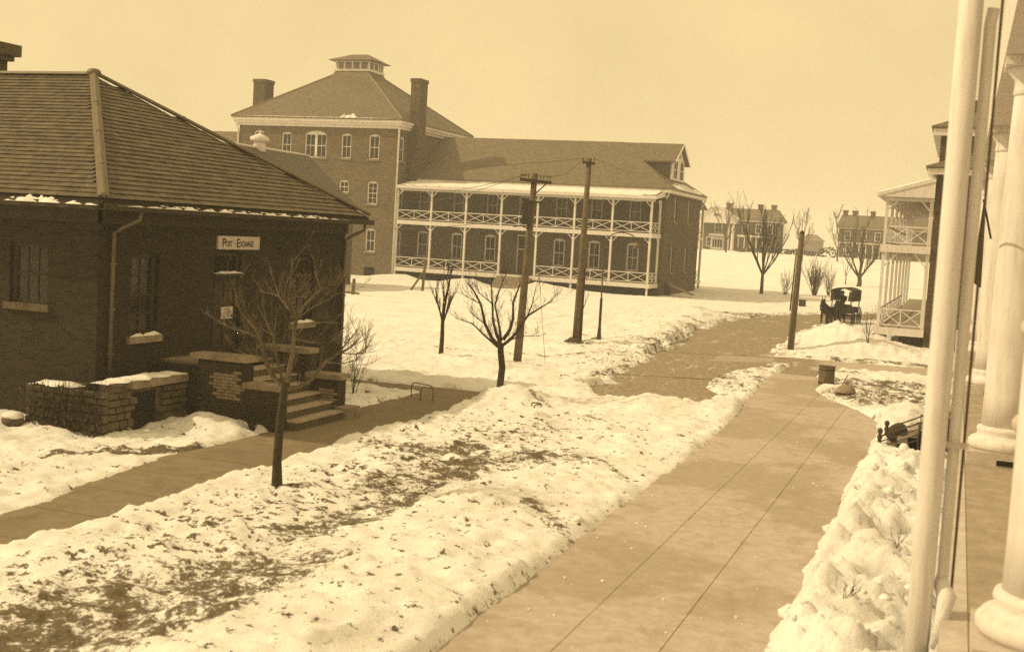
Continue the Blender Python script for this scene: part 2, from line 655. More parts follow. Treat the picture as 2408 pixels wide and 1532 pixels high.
def bare(X, Y):
    """signed distance (m) to the cleared walks and the road, negative inside"""
    wob = (fbm(X * 1.1, Y * 1.1, 4, 0.6) - 0.5)
    left = -5.2 - 0.95 * sstep(Y, 27, 46)
    right = -1.85 - 2.6 * sstep(Y, 34.5, 42.5) + 0.5 * wob
    d1 = np.maximum(np.maximum(left - X, X - right), np.maximum(8.0 - Y, Y - 54)) + 0.22 * wob
    tip = np.hypot(X + 8.0, Y - 46.0) - 2.6                                   # rounded end of the snowy island
    d2 = np.maximum(np.abs(Y - 52.4 - 0.1 * (X + 4)) - 1.9, np.maximum(-9.5 - X, X - 30)) + 0.35 * wob
    d3 = seg_dist(X, Y, ROAD, ROADW) + 1.9 * wob
    lx = -12.45 - 0.02 * (Y - 20)
    d4 = np.maximum(np.maximum(-13.2 - 0.95 * sstep(Y, 12.5, 20) - 0.012 * (Y - 20) - X, X - lx), np.maximum(6 - Y, Y - 33.0)) + 0.22 * wob
    d5 = np.maximum(np.abs(Y - 32.3) - 0.55, np.maximum(-17.4 - X, X + 12.3)) + 0.2 * wob
    d = np.minimum(np.minimum(d1, d2), np.minimum(d4, d5))
    isl = np.minimum(np.hypot((X + 6.9) / 1.15, (Y - 43.0) / 4.6) - 1.0, 9) * 1.2
    d3 = np.maximum(d3, -isl)
    return np.minimum(d, d3)


PILES = [  # x, y, rx, ry, height of shovelled snow
    (-5.7, 61.6, 1.7, 3.0, 0.98), (-4.4, 58.8, 2.2, 1.6, 0.7), (-3.2, 60.0, 2.5, 2.4, 0.28), (-1.2, 60.5, 2.5, 2.5, 0.15),
    (-8.2, 33.6, 2.0, 1.0, 0.24), (-6.4, 35.6, 1.0, 1.6, 0.15), (-38.5, 101.4, 1.8, 1.2, -0.3), (-15.3, 22.5, 0.9, 0.5, 0.28),
    (-50.6, 102.2, 1.5, 0.9, 0.55), (-48.9, 102.4, 1.0, 0.8, 0.35), (-44.0, 102.4, 1.4, 0.8, 0.35), (-42.3, 102.6, 1.2, 0.8, 0.45),
    (-35.6, 102.0, 1.5, 0.8, 0.75), (-33.4, 102.0, 1.5, 0.9, 0.4), (-30.5, 102.0, 2.0, 0.8, 0.2), (-24.0, 101.5, 2.5, 1.4, 0.15),
    (-13.2, 52.2, 2.6, 2.0, 0.35), (-12.4, 57, 1.8, 3.0, 0.4), (-14.5, 46.5, 1.6, 2.0, 0.25),
    (-16.2, 38.0, 3.0, 2.2, 0.3), (-13.2, 36.6, 2.0, 1.6, 0.25), (-11.9, 32.0, 0.9, 1.2, 0.25), (-14.3, 63, 1.4, 5, 0.45), (-15.5, 76, 1.2, 6, 0.4),
    (-6.9, 15.0, 2.0, 3.0, 0.18), (-6.6, 11.0, 1.6, 2.5, 0.28), (-7.0, 21.5, 1.2, 3.0, 0.14),
    (-11.5, 31.6, 0.9, 1.0, 0.22), (-1.1, 35.6, 0.8, 1.6, 0.45), (-57, 98.5, 1.5, 1.2, 0.6),
]


def height(X, Y):
    X, Y = np.asarray(X, float), np.asarray(Y, float)
    d = bare(X, Y)
    s = sstep(d, -0.05, 0.30)
    near = 1 - sstep(Y, 60, 120)
    lump = (fbm(X * 0.9, Y * 0.9, 4, 0.62) - 0.5) * 0.26 + (fbm(X * 3.1, Y * 3.1, 3, 0.65) - 0.5) * 0.20 + (vnoise(X * 6.3, Y * 6.3) - 0.5) * 0.06
    lump = lump * (0.35 + 0.65 * near)
    z = np.maximum(0.10 + lump, 0.035)
    for x, y, rx, ry, h in PILES:
        r2 = ((X - x) / rx) ** 2 + ((Y - y) / ry) ** 2
        z = z + h * np.exp(-r2 * 1.1) * (0.75 + 0.5 * fbm(X * 1.7 + x, Y * 1.7 + y, 3, 0.65))
    # the bank shovelled against the porch, along the right edge of the walk
    bank = sstep(X, -1.95, -1.25) * (1 - sstep(X, 1.6, 2.4)) * (1 - 0.88 * sstep(Y, 26.0, 29.0)) * (1 - sstep(Y, 34, 37.5))
    gap = np.exp(-((Y - 31.4) / 0.9) ** 2) * sstep(X, -1.5, -0.9)
    rough = fbm(X * 1.6, Y * 1.3, 4, 0.6)
    rub = np.abs(fbm(X * 3.1 + 40, Y * 3.1, 4, 0.75) - 0.5)
    z = z + bank * (1 - 0.9 * gap) * (0.20 + 0.80 * rough - 0.9 * rub)
    z = z - 0.10 * np.exp(-((X + 9.2) / 0.8) ** 2) * sstep(38 - Y, 0, 4) * 0.6
    z = z * s - (1 - s) * 0.07
    # under the buildings and the porch the soil is bare and low
    for x0, x1, y0, y1 in ((-45, -17.75, 21.45, 32.3), (0.2, 12, -5, 110), (-69, -26, 104.6, 121)):
        ins = np.minimum(np.minimum(X - x0, x1 - X), np.minimum(Y - y0, y1 - Y))
        z = z * (1 - sstep(ins, 0.0, 0.3))
    return terrain(X, Y) + z


STROKES = [  # polylines in the photograph (on level ground), half width in m, strength
    ([(40, 1500), (220, 1455), (400, 1395), (560, 1345)], 0.40, 1.1), ([(240, 1500), (420, 1450), (600, 1370), (660, 1345)], 0.40, 1.1),
    ([(90, 1390), (160, 1400), (280, 1360)], 0.25, 0.55), ([(230, 1340), (420, 1330)], 0.35, 0.4), ([(60, 1440), (160, 1420)], 0.3, 0.5),
    ([(690, 1255), (800, 1225), (930, 1170), (1010, 1115), (1120, 1085), (1240, 1065)], 0.26, 0.95), ([(960, 1130), (1100, 1090), (1230, 1075), (1330, 1085)], 0.40, 1.15),
    ([(900, 1045), (1000, 1060), (1090, 1052)], 0.36, 0.9), ([(930, 1030), (980, 1000), (1040, 985)], 0.25, 0.45), ([(1000, 1000), (1080, 1010)], 0.25, 0.4),
    ([(700, 1235), (880, 1235)], 0.14, 0.5), ([(1245, 1195), (1310, 1250), (1350, 1270)], 0.14, 0.72), ([(1310, 1240), (1400, 1290)], 0.16, 0.4),
    ([(1180, 1030), (1260, 1010), (1330, 1000)], 0.25, 0.4), ([(1330, 1060), (1420, 1100), (1480, 1130)], 0.10, 0.5),
    ([(1320, 898), (1390, 890), (1430, 868)], 0.16, 0.8), ([(1250, 945), (1310, 962)], 0.12, 0.8), ([(1330, 970), (1420, 985)], 0.12, 0.4),
    ([(860, 925), (900, 938), (960, 950)], 0.20, 0.7), ([(850, 955), (900, 945)], 0.2, 0.55),
    ([(110, 1068), (200, 1064), (350, 1058), (500, 1048), (590, 1036)], 0.13, 1.7), ([(340, 1110), (430, 1083), (510, 1068)], 0.12, 0.8), ([(60, 1205), (180, 1160), (340, 1108)], 0.08, 0.45),
    ([(800, 791), (880, 796), (960, 803), (1040, 818), (1160, 828), (1276, 838), (1370, 838)], 0.10, 0.8),
    ([(1700, 735), (1745, 742), (1800, 738)], 0.9, 1.0), ([(1640, 722), (1690, 742)], 0.45, 0.7), ([(1650, 700), (1740, 712), (1830, 715)], 0.30, 0.62), ([(1655, 690), (1735, 698)], 0.3, 0.7),
    ([(1500, 740), (1600, 752), (1660, 762)], 0.22, 0.75), ([(1450, 742), (1400, 738)], 0.16, 0.6), ([(1480, 728), (1440, 730)], 0.14, 0.5), ([(1380, 752), (1420, 745)], 0.2, 0.5),
    ([(1330, 815), (1350, 812), (1395, 806)], 0.28, 0.85), ([(1450, 838), (1520, 830), (1560, 800)], 0.35, 0.5), ([(1440, 855), (1560, 850)], 0.5, 0.45),
    ([(1480, 780), (1560, 775)], 0.3, 0.5), ([(1850, 1010), (1740, 990)], 0.10, 0.5), ([(1560, 1040), (1640, 1050)], 0.10, 0.55),
    ([(1985, 846), (2060, 848), (2170, 858)], 0.40, 1.0), ([(1900, 838), (1960, 842)], 0.14, 0.8), ([(1960, 870), (2010, 878)], 0.45, 0.85),
    ([(1990, 898), (2050, 910), (2110, 905)], 0.8, 1.0), ([(2010, 930), (2080, 925), (2160, 930)], 0.9, 1.05), ([(2060, 945), (2165, 950)], 0.7, 0.95), ([(2130, 975), (2170, 985)], 0.4, 0.8),
    ([(2095, 1075), (2150, 1110)], 0.3, 0.75), ([(1690, 605), (1900, 620), (2050, 630)], 1.2, 0.35), ([(960, 655), (1040, 662), (1150, 672)], 0.18, 0.6), ([(820, 690), (860, 692)], 0.2, 0.8),
    ([(1170, 672), (1250, 680)], 0.5, 0.45), ([(1800, 1500), (1830, 1430), (1870, 1390)], 0.12, 0.55), ([(1830, 1410), (1870, 1395)], 0.12, 0.8),
]


def ground_attrs(X, Y):
    dirt = np.zeros(np.shape(X))
    for pts, w, k in STROKES:
        wp = []
        for px, py in pts:
            p = on_z(px, py, 0.08)
            for _ in range(3):
                p = on_z(px, py, 0.08 + float(terrain(p[0], p[1])))
            wp.append((p[0], p[1]))
        d = seg_dist(X, Y, wp)
        dirt = np.maximum(dirt, (k * 0.78) * (1 - sstep(d, w * 0.2, w * 3.2)))
    dirt = dirt + (0.20 * np.exp(-((X + 9.7) / 1.7) ** 2) + 0.19 * np.exp(-((X + 7.0) / 1.6) ** 2)) * (1 - sstep(Y, 28, 36))
    dirt = dirt + 0.16 * np.exp(-((X + 13.2) / 3.0) ** 2) * sstep(Y, 40, 46) * (1 - sstep(Y, 66, 84))
    dirt = np.minimum(dirt, 0.60 + 0.16 * fbm(X * 0.8, Y * 0.8, 2))
    d = bare(X, Y)
    dirt = np.maximum(dirt, 0.46 * (1 - sstep(np.abs(d - 0.05), 0.03, 0.30)))
    road_edge = seg_dist(X, Y, ROAD, ROADW)
    dirt = np.maximum(dirt, 0.50 * (1 - sstep(road_edge, 0.3, 2.4)) * sstep(Y, 34, 40))
    soft = sstep(0.22 - np.abs(seg_dist(X, Y, [tuple(on_z(px, py, 0.1)[:2]) for px, py in [(110, 1068), (350, 1058), (590, 1036)]])), 0.0, 0.15)
    dirt = np.maximum(dirt, 0.95 * soft)
    dirt = np.where((X > 0.4) & (Y < 60), 1.0, dirt)
    speck = 0.40 + 0.58 * np.exp(-((X + 10.2) / 1.9) ** 2) * (1 - sstep(Y, 26, 33)) + 0.28 * np.exp(-((X + 6.8) / 2.2) ** 2) * (1 - sstep(Y, 28, 40))
    speck = speck + 0.30 * np.exp(-((X + 15.5) / 1.4) ** 2) * (1 - sstep(Y, 20, 25))
    speck = speck + 0.45 * np.exp(-((X + 12.3) / 2.6) ** 2) * sstep(Y, 38, 44) * (1 - sstep(Y, 66, 80))
    speck = speck * (1 - 0.75 * sstep(Y, 70, 110))
    speck = np.where((X > -1.9) & (Y < 34), 0.05, speck)
    return dirt, speck


def graded(start, stop, step0, grow):
    out, p, s = [start], start, step0
    while p < stop:
        p += s
        s *= grow
        out.append(p)
    return out


def sheet(name, xs, ys, zf, mat, attrs=None):
    X, Y = np.meshgrid(np.array(xs), np.array(ys))
    Z = zf(X, Y)
    nx, ny = len(xs), len(ys)
    me = bpy.data.meshes.new(name)
    co = np.stack([X, Y, Z], -1).reshape(-1, 3)
    idx = np.arange(nx * ny).reshape(ny, nx)
    q = np.stack([idx[:-1, :-1], idx[:-1, 1:], idx[1:, 1:], idx[1:, :-1]], -1).reshape(-1, 4)
    me.vertices.add(len(co))
    me.vertices.foreach_set('co', co.ravel().astype(np.float32))
    me.loops.add(q.size)
    me.loops.foreach_set('vertex_index', q.ravel().astype(np.int32))
    me.polygons.add(len(q))
    me.polygons.foreach_set('loop_start', np.arange(0, q.size, 4, dtype=np.int32))
    me.polygons.foreach_set('use_smooth', np.ones(len(q), dtype=bool))
    me.update(calc_edges=True)
    if attrs is not None:
        for nm, arr in zip(('dirt', 'speck'), attrs(X, Y)):
            a = me.attributes.new(nm, 'FLOAT', 'POINT')
            a.data.foreach_set('value', arr.ravel().astype(np.float32))
    me.materials.append(M[mat])
    ob = bpy.data.objects.new(name, me)
    COL.objects.link(ob)
    ob['kind'] = 'structure'
    return ob


gx = [-x for x in reversed(graded(22.0, 640.0, 0.13, 1.045)[1:])]
gx += list(np.arange(-22.0, 1.0, 0.085)) + list(np.arange(1.0, 3.0, 0.2)) + graded(3.0, 300.0, 0.25, 1.09)[1:]
gy = [-40.0, -10.0, 4.0] + list(np.arange(9.0, 36.0, 0.085)) + graded(36.0, 900.0, 0.09, 1.0095)
sheet('ground', gx, gy, height, 'ground', ground_attrs)


def hit(px, py):
    """where the ray through a pixel of the photograph meets the ground"""
    d = ray(px, py)
    t, p = 8.0, EYE
    while t < 900:
        p = EYE + d * t
        h = float(height(p[0], p[1]))
        if p[2] <= h + 0.01:
            return np.array([p[0], p[1], h])
        t += max(0.05, (p[2] - h) * 0.8)
    return p


# road: one strip of slush lying a little lower than the snow on both sides
def road_strip():
    pts, w = [(-8.5, 31.5)] + ROAD, [1.9] + ROADW
    mb = MB()
    cs = []
    for i in range(len(pts) - 1):
        for k in range(6):
            t = k / 6
            cs.append((pts[i][0] * (1 - t) + pts[i + 1][0] * t, pts[i][1] * (1 - t) + pts[i + 1][1] * t, w[i] * (1 - t) + w[i + 1] * t))
    rows, nn = [], 9
    for i, (x, y, ww) in enumerate(cs):
        a, b = cs[max(i - 1, 0)], cs[min(i + 1, len(cs) - 1)]
        dx, dy = b[0] - a[0], b[1] - a[1]
        L = math.hypot(dx, dy)
        nx, ny = dy / L, -dx / L
        row = []
        for q in range(nn):
            o = (q / (nn - 1) * 2 - 1) * (ww + 2.2)
            X, Y = x + nx * o, y + ny * o
            row.append((X, Y, float(terrain(X, Y)) - 0.012 + 0.03 * float(fbm(X * 1.3, Y * 1.3, 3) - 0.5)))
        rows.append(row)
    for i, r in enumerate(rows):
        mb.v += r
    for i in range(len(rows) - 1):
        for q in range(nn - 1):
            a = i * nn + q
            mb.f.append((a, a + 1, a + nn + 1, a + nn))
    o = mb.build('road', 'road', None, True)
    o['kind'] = 'structure'


road_strip()


def slab_walk(name, mat, rects, z, bed, gy=0.009):
    """a pavement of single slabs with open joints over a strip of bedding soil"""
    x0, x1 = min(r[0] for r in rects), max(r[1] for r in rects)
    y0, y1 = min(r[2] for r in rects), max(r[3] for r in rects)
    base = MB().box(x0, x1, y0, y1, z - 0.30, z - 0.022).build(name, bed)
    base['kind'] = 'structure'
    for a, b, c, d in rects:
        g = 0.006
        e = random.uniform(-0.003, 0.003)
        MB().hexa([(a + g, c + gy, z - 0.1), (b - g, c + gy, z - 0.1), (b - g, d - gy, z - 0.1), (a + g, d - gy, z - 0.1)],
                  [(a + g, c + gy, z + e), (b - g, c + gy, z + e), (b - g, d - gy, z - e), (a + g, d - gy, z - e)]).build('slab', mat, base)


cols = [-6.9, -4.06, -2.93, -0.7]
rects = []
yy = 6.5
while yy < 46.5:
    for a, b in zip(cols, cols[1:]):
        rects.append((a, b, yy, yy + 8.0))
    yy += 8.0
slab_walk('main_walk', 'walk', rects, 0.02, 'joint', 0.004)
rects = []
yy = 7.0
while yy < 33.0:
    rects.append((-14.75, -12.2, yy, min(yy + 1.6, 33.0)))
    yy += 1.6
slab_walk('post_walk', 'walk_px', rects, 0.025, 'joint')
slab_walk('side_path', 'walk_px', [(-17.4 + 1.06 * i, -17.4 + 1.06 * (i + 1) - (0.0 if i else 0), 31.55, 33.0) for i in range(3)] , 0.0, 'joint')
cp = MB()
for i in range(24):
    a, b = -9.5 + i * 1.5, -9.5 + (i + 1) * 1.5
    cp.poly([(a, 49.4 + 0.1 * (a + 4), -0.012), (b, 49.4 + 0.1 * (b + 4), -0.012), (b, 55.4 + 0.1 * (b + 4), -0.012), (a, 55.4 + 0.1 * (a + 4), -0.012)])
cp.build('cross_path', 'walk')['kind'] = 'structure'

# ------------------------------------------------------------------ building kit
class Face:
    """a vertical wall plane: point(u, v, out) with u along the wall, v up, out towards the outside"""
    def __init__(self, origin, u, n):
        self.o, self.u, self.n = Vector(origin), Vector(u), Vector(n)

    def p(self, u, v, out=0.0):
        return self.o + self.u * u + Vector((0, 0, 1)) * v + self.n * out

    def box(self, mb, u0, u1, v0, v1, o0, o1):
        a = [self.p(u0, v0, o0), self.p(u1, v0, o0), self.p(u1, v0, o1), self.p(u0, v0, o1)]
        b = [self.p(u0, v1, o0), self.p(u1, v1, o0), self.p(u1, v1, o1), self.p(u0, v1, o1)]
        return mb.hexa(a, b)


def arc_pts(u0, u1, v1, rise, n=8):
    """points of a segmental head from (u0, v1 - rise) over the crown at v1 to (u1, v1 - rise)"""
    out = []
    for i in range(n + 1):
        t = i / n * 2 - 1
        out.append(((u0 + u1) / 2 + (u1 - u0) / 2 * t, v1 - rise * t * t))
    return out


def wall_mesh(mb, F, u0, u1, v0, v1, openings, depth=0.16):
    us = sorted({u0, u1, *[x for o in openings for x in o[:2]]})
    vs = sorted({v0, v1, *[x for o in openings for x in o[2:4]]})
    for a, b in zip(us, us[1:]):
        for c, d in zip(vs, vs[1:]):
            mu, mv = (a + b) / 2, (c + d) / 2
            if any(o[0] < mu < o[1] and o[2] < mv < o[3] for o in openings):
                continue
            mb.poly([F.p(a, c), F.p(b, c), F.p(b, d), F.p(a, d)])
    for o in openings:
        a, b, c, d = o[:4]
        rise = o[4] if len(o) > 4 else 0
        side = d - rise
        mb.poly([F.p(a, c), F.p(a, side), F.p(a, side, -depth), F.p(a, c, -depth)])
        mb.poly([F.p(b, c), F.p(b, side), F.p(b, side, -depth), F.p(b, c, -depth)])
        mb.poly([F.p(a, c), F.p(b, c), F.p(b, c, -depth), F.p(a, c, -depth)])
        ap = arc_pts(a, b, d, rise) if rise else [(a, d), (b, d)]
        for (p, q), (r, s) in zip(ap, ap[1:]):
            mb.poly([F.p(p, q), F.p(r, s), F.p(r, s, -depth), F.p(p, q, -depth)])
            if rise:
                mb.poly([F.p(p, q), F.p(r, s), F.p(r, d), F.p(p, d)])


def make_window(F, root, u0, u1, v0, v1, rise=0.0, depth=0.16, frame='cream', cols=2, rows=2, sill=True, blind_or_daylight=None, casing=0.10, mull=False, snow=False, sill_mat='stone'):
    """window (casing) > sash, pane, sill, blind"""
    w = MB()
    o0, o1 = -depth + 0.005, -depth + 0.085
    top = v1 - rise
    F.box(w, u0, u0 + casing, v0, top, o0, o1)
    F.box(w, u1 - casing, u1, v0, top, o0, o1)
    F.box(w, u0 + casing, u1 - casing, v0, v0 + casing * 0.7, o0, o1)
    hb = top - casing * 0.6
    ap = arc_pts(u0, u1, v1, rise) if rise else [(u0, v1), (u1, v1)]
    lo = hb if rise else v1 - casing
    for (p, q), (r, s) in zip(ap, ap[1:]):
        w.hexa([F.p(p, lo, o0), F.p(r, lo, o0), F.p(r, lo, o1 - 0.003), F.p(p, lo, o1 - 0.003)],
               [F.p(p, q, o0), F.p(r, s, o0), F.p(r, s, o1 - 0.003), F.p(p, q, o1 - 0.003)])
    if mull:
        m = (u0 + u1) / 2
        F.box(w, m - 0.12, m + 0.12, v0 + casing * 0.7, lo, o0, o1 + 0.01)
    win = w.build('window', frame, root)
    a, b, c, d = u0 + casing, u1 - casing, v0 + casing * 0.7, lo
    fields = [(a, (a + b) / 2 - 0.12), ((a + b) / 2 + 0.12, b)] if mull else [(a, b)]
    sash = MB()
    t = 0.035
    for fa, fb in fields:
        mid = (c + d) / 2
        F.box(sash, fa, fb, mid - 0.03, mid + 0.03, o0 + 0.012, o1 - 0.02)
        for i in range(cols + 1):
            x = fa + (fb - fa) * i / cols
            F.box(sash, max(fa, x - t / 2), min(fb, x + t / 2), c, d, o0 + 0.016, o1 - 0.026)
        for j in (0, 1):
            l, h = (c, mid) if j == 0 else (mid, d)
            for r in range(1, rows // 2 + 1 if rows > 2 else 1):
                y = l + (h - l) * r / (rows // 2)
                F.box(sash, fa, fb, y - t / 2, y + t / 2, o0 + 0.018, o1 - 0.03)
        n_r = max(2, rows)
        for i in range(cols):
            for j in range(n_r):
                pa, pb = fa + (fb - fa) * i / cols, fa + (fb - fa) * (i + 1) / cols
                pc, pd = c + (d - c) * j / n_r, c + (d - c) * (j + 1) / n_r
                p = MB()
                F.box(p, pa + 0.004, pb - 0.004, pc + 0.004, pd - 0.004, o0 + 0.028, o0 + 0.034)
                p.build('pane', 'glass', win)
    sash.build('sash', frame, win)
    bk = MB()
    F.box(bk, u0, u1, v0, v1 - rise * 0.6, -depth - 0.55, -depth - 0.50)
    bk.build('room_wall', 'dark', win)  # near-black plate standing in for the darkness of the unlit room
    if blind_or_daylight:
        for part in blind_or_daylight:
            bu0, bu1, bv0, bv1 = part[:4]
            bl = MB()
            F.box(bl, a + (b - a) * bu0, a + (b - a) * bu1, c + (d - c) * bv0, c + (d - c) * bv1, -depth - 0.05, -depth - 0.04)
            bl.build('blind', part[4] if len(part) > 4 else 'blind', win)  # also carries the painted daylight patches of the barracks
    if sill:
        s = MB()
        F.box(s, u0 - 0.10, u1 + 0.10, v0 - 0.16, v0 - 0.002, -depth + 0.02, 0.09)
        so = s.build('sill', sill_mat, win)
        if snow:
            lumpy_strip(F, u0 - 0.06, u1 + 0.08, v0, 0.02, 0.08, 0.10).build('snow_cap', 'snow', so, True)
    return win


def lumpy_strip(F, u0, u1, v, o0, o1, h, n=14, seed=3):
    """a soft uneven roll of lying snow, thin at both ends"""
    rnd = random.Random(seed + int(u0 * 50))
    ph = [rnd.uniform(0, 6.3) for _ in range(5)]
    n = max(n, int((u1 - u0) / 0.06))
    mb = MB()
    prof = [(0.0, 0.0), (0.08, 0.55), (0.35, 0.95), (0.65, 1.0), (0.90, 0.62), (1.0, 0.0)]
    m = len(prof)
    for i in range(n + 1):
        u = u0 + (u1 - u0) * i / n
        k = sum(math.sin((u - u0) * f + p) for f, p in zip((3.1, 7.3, 13.7, 23, 41), ph)) / 5
        e = min(1.0, 6 * min(i, n - i) / n + 0.04)
        hh = h * (0.72 + 0.55 * k + rnd.uniform(-0.10, 0.10)) * e
        oo = 1 + 0.16 * math.sin((u - u0) * 9.1 + ph[1]) + rnd.uniform(-0.04, 0.04)
        for t, q in prof:
            p = F.p(u, v + max(0.004, hh) * q, o0 + (o1 - o0) * t * (oo if t > 0.5 else 1))
            mb.v.append(tuple(p))
    for i in range(n):
        for j in range(m - 1):
            a = i * m + j
            mb.f.append((a, a + 1, a + m + 1, a + m))
    return mb


def hip_roof(mb, x0, x1, y0, y1, z, rx0, rx1, ry0, ry1, zr, thick=0.12):
    """roof over a rectangle, rising to the rectangle (or ridge) rx0..rx1, ry0..ry1 at zr"""
    lo = [(x0, y0, z), (x1, y0, z), (x1, y1, z), (x0, y1, z)]
    hi = [(rx0, ry0, zr), (rx1, ry0, zr), (rx1, ry1, zr), (rx0, ry1, zr)]
    for i in range(4):
        j = (i + 1) % 4
        pts = [lo[i], lo[j]]
        if hi[j] != hi[i]:
            pts += [hi[j], hi[i]]
        else:
            pts += [hi[i]]
        mb.poly(pts)
        mb.poly([lo[i], lo[j], (lo[j][0], lo[j][1], z - thick), (lo[i][0], lo[i][1], z - thick)])
    mb.poly([(p[0], p[1], z - thick) for p in reversed(lo)])
    if rx1 - rx0 > 0.02 and ry1 - ry0 > 0.02:
        mb.poly(hi)
    return mb


# ================================================================== the post exchange
PXX, PXY0, PXY1 = -17.6, 21.3, 32.42
px_root = thing('post_exchange_building', 'low dark brick building with slate hip roof and stone front steps', 'building', (PXX, PXY0, 0))
FB = Face((PXX, 0, 0), (0, 1, 0), (1, 0, 0))              # wall with the door, u = y
FA = Face((0, PXY0, 0), (1, 0, 0), (0, -1, 0))            # wall to the left, u = x
win_b = [(22.42, 23.42, 1.95, 3.92, 0.10), (29.42, 30.62, 1.90, 3.84, 0.10)]
door_o = (25.62, 26.86, 1.30, 3.93, 0.10)
win_a = (-20.05, -18.98, 2.62, 3.98, 0.0)
w = MB()
wall_mesh(w, FB, PXY0, PXY1, -0.3, 4.86, win_b + [door_o], 0.2)
wall_mesh(w, FA, -45, PXX, -0.3, 4.86, [win_a], 0.2)
w.poly([(PXX, PXY1, -0.3), (-45, PXY1, -0.3), (-45, PXY1, 4.86), (PXX, PXY1, 4.86)])
w.poly([(-45, PXY0, -0.3), (-45, PXY1, -0.3), (-45, PXY1, 4.86), (-45, PXY0, 4.86)])
w.build('wall', 'px_brick', px_root)
make_window(FB, px_root, *win_b[0], depth=0.2, frame='trim_dark', rows=4, cols=2, snow=True, blind_or_daylight=[(0, 0.45, 0.35, 1.0)])
make_window(FB, px_root, *win_b[1], depth=0.2, frame='trim_dark', rows=4, cols=2, snow=True, blind_or_daylight=[(0, 0.5, 0.3, 1.0)])
make_window(FA, px_root, *win_a, depth=0.2, frame='trim_dark', rows=2, cols=3, sill_mat='stone_dark', blind_or_daylight=[(0.15, 1, 0, 1.0, 'blind_dim')])
# door with transom
d = MB()
FB.box(d, 25.62, 25.74, 1.30, 3.90, -0.19, -0.10)
FB.box(d, 26.74, 26.86, 1.30, 3.90, -0.19, -0.10)
FB.box(d, 25.74, 26.74, 3.80, 3.90, -0.19, -0.10)
dr = d.build('door', 'trim_dark', px_root)
d = MB()
FB.box(d, 25.74, 26.74, 1.31, 3.30, -0.19, -0.14)
for a, b, c, e in ((25.84, 26.20, 1.45, 2.25), (26.28, 26.64, 1.45, 2.25), (25.84, 26.20, 2.40, 3.15), (26.28, 26.64, 2.40, 3.15)):
    FB.box(d, a, b, c, e, -0.14, -0.115)
d.build('door_leaf', 'trim_dark', dr)
d = MB()
FB.box(d, 25.74, 26.74, 3.42, 3.80, -0.18, -0.17)
d.build('transom_pane', 'glass', dr)
d = MB()
FB.box(d, 25.58, 26.88, 3.30, 3.36, -0.12, 0.10)
dl = d.build('transom_ledge', 'trim_dark', dr)
lumpy_strip(FB, 25.60, 26.84, 3.36, -0.08, 0.10, 0.07, seed=9).build('snow_cap', 'snow', dl, True)
d = MB().blob((PXX - 0.09, 26.66, 2.25), 0.035, 0.035, 0.035, jit=0).build('door_knob', 'metal_roll', dr)

# roof
EX, EY0, EY1, EZ = -17.08, 20.76, 32.92, 5.02
RZ, RY, AX = 8.42, 26.87, -22.55
u = MB()
hip_roof(u, -46, EX, EY0, EY1, EZ, -40, AX, RY, RY, RZ, 0.10)
roof = u.build('roof', 'slate_under', px_root)
# slates, laid course by course on the two slopes in view
sl = MB()
sl.hexa([(0.0, 0, 0.0), (0.30, 0, 0.0), (0.30, 0.27, -0.004), (0.0, 0.27, -0.004)], [(0.0, 0, 0.016), (0.30, 0, 0.016), (0.30, 0.27, 0.004), (0.0, 0.27, 0.004)])
slate0 = sl.build('slate', 'slate_px')
slates = []


def lay_slates(P0, U, W, inside, nu, nv, step_u, step_v):
    N = U.cross(W).normalized()
    for j in range(nv):
        off = step_u * 0.5 * (j % 2)
        for i in range(-1, nu):
            a = i * step_u + off + random.uniform(-0.006, 0.006)
            b = j * step_v
            if not inside(a + step_u / 2, b + step_v * 0.4):
                continue
            tilt = random.uniform(-0.015, 0.025)
            R = Matrix((U, W, N)).transposed().to_4x4()
            loc = P0 + U * a + W * b + N * (0.012 + random.uniform(0, 0.004))
            slates.append(Matrix.Translation(loc) @ R @ Matrix.Rotation(-(tilt + 0.075), 4, 'X') @ Matrix.Translation((0, 0, 0.022)) @ Matrix.Diagonal((step_u / 0.30 * 0.985, 1, 1, 1)))


WB = (Vector((AX, RY, RZ)) - Vector((EX, RY, EZ)))
LB = WB.length
WB.normalize()
half = RY - EY0
lay_slates(Vector((EX, EY0, EZ)), Vector((0, 1, 0)), WB,
           lambda a, b: b < LB - 0.1 and half * (b / LB) + 0.06 < a < 2 * half - half * (b / LB) - 0.10, 60, 40, 0.30, 0.212)
WA = (Vector((AX, RY, RZ)) - Vector((AX, EY0, EZ)))
LA = WA.length
WA.normalize()
dx = EX - AX
lay_slates(Vector((-27.6, EY0, EZ)), Vector((1, 0, 0)), WA, lambda a, b: b < LA - 0.1 and a < (EX + 27.6) - dx * (b / LA) - 0.06, 60, 40, 0.30, 0.212)
rl = Vector(px_root.location)


def near_key(m):
    p = m.translation
    return (p - Vector(EYE)).length


slates.sort(key=near_key)
for m in slates[:300]:
    place_copy(slate0, 'slate', roof, Matrix.Translation(-rl) @ m)
rest = MB()
for m in slates[300:]:
    i = len(rest.v)
    rest.v += [tuple(m @ Vector(v)) for v in sl.v]
    rest.f += [tuple(q + i for q in f) for f in sl.f]
ro = rest.build('upper_slates', 'slate_px', roof)
ro['kind'] = 'stuff'
bpy.data.objects.remove(slate0)
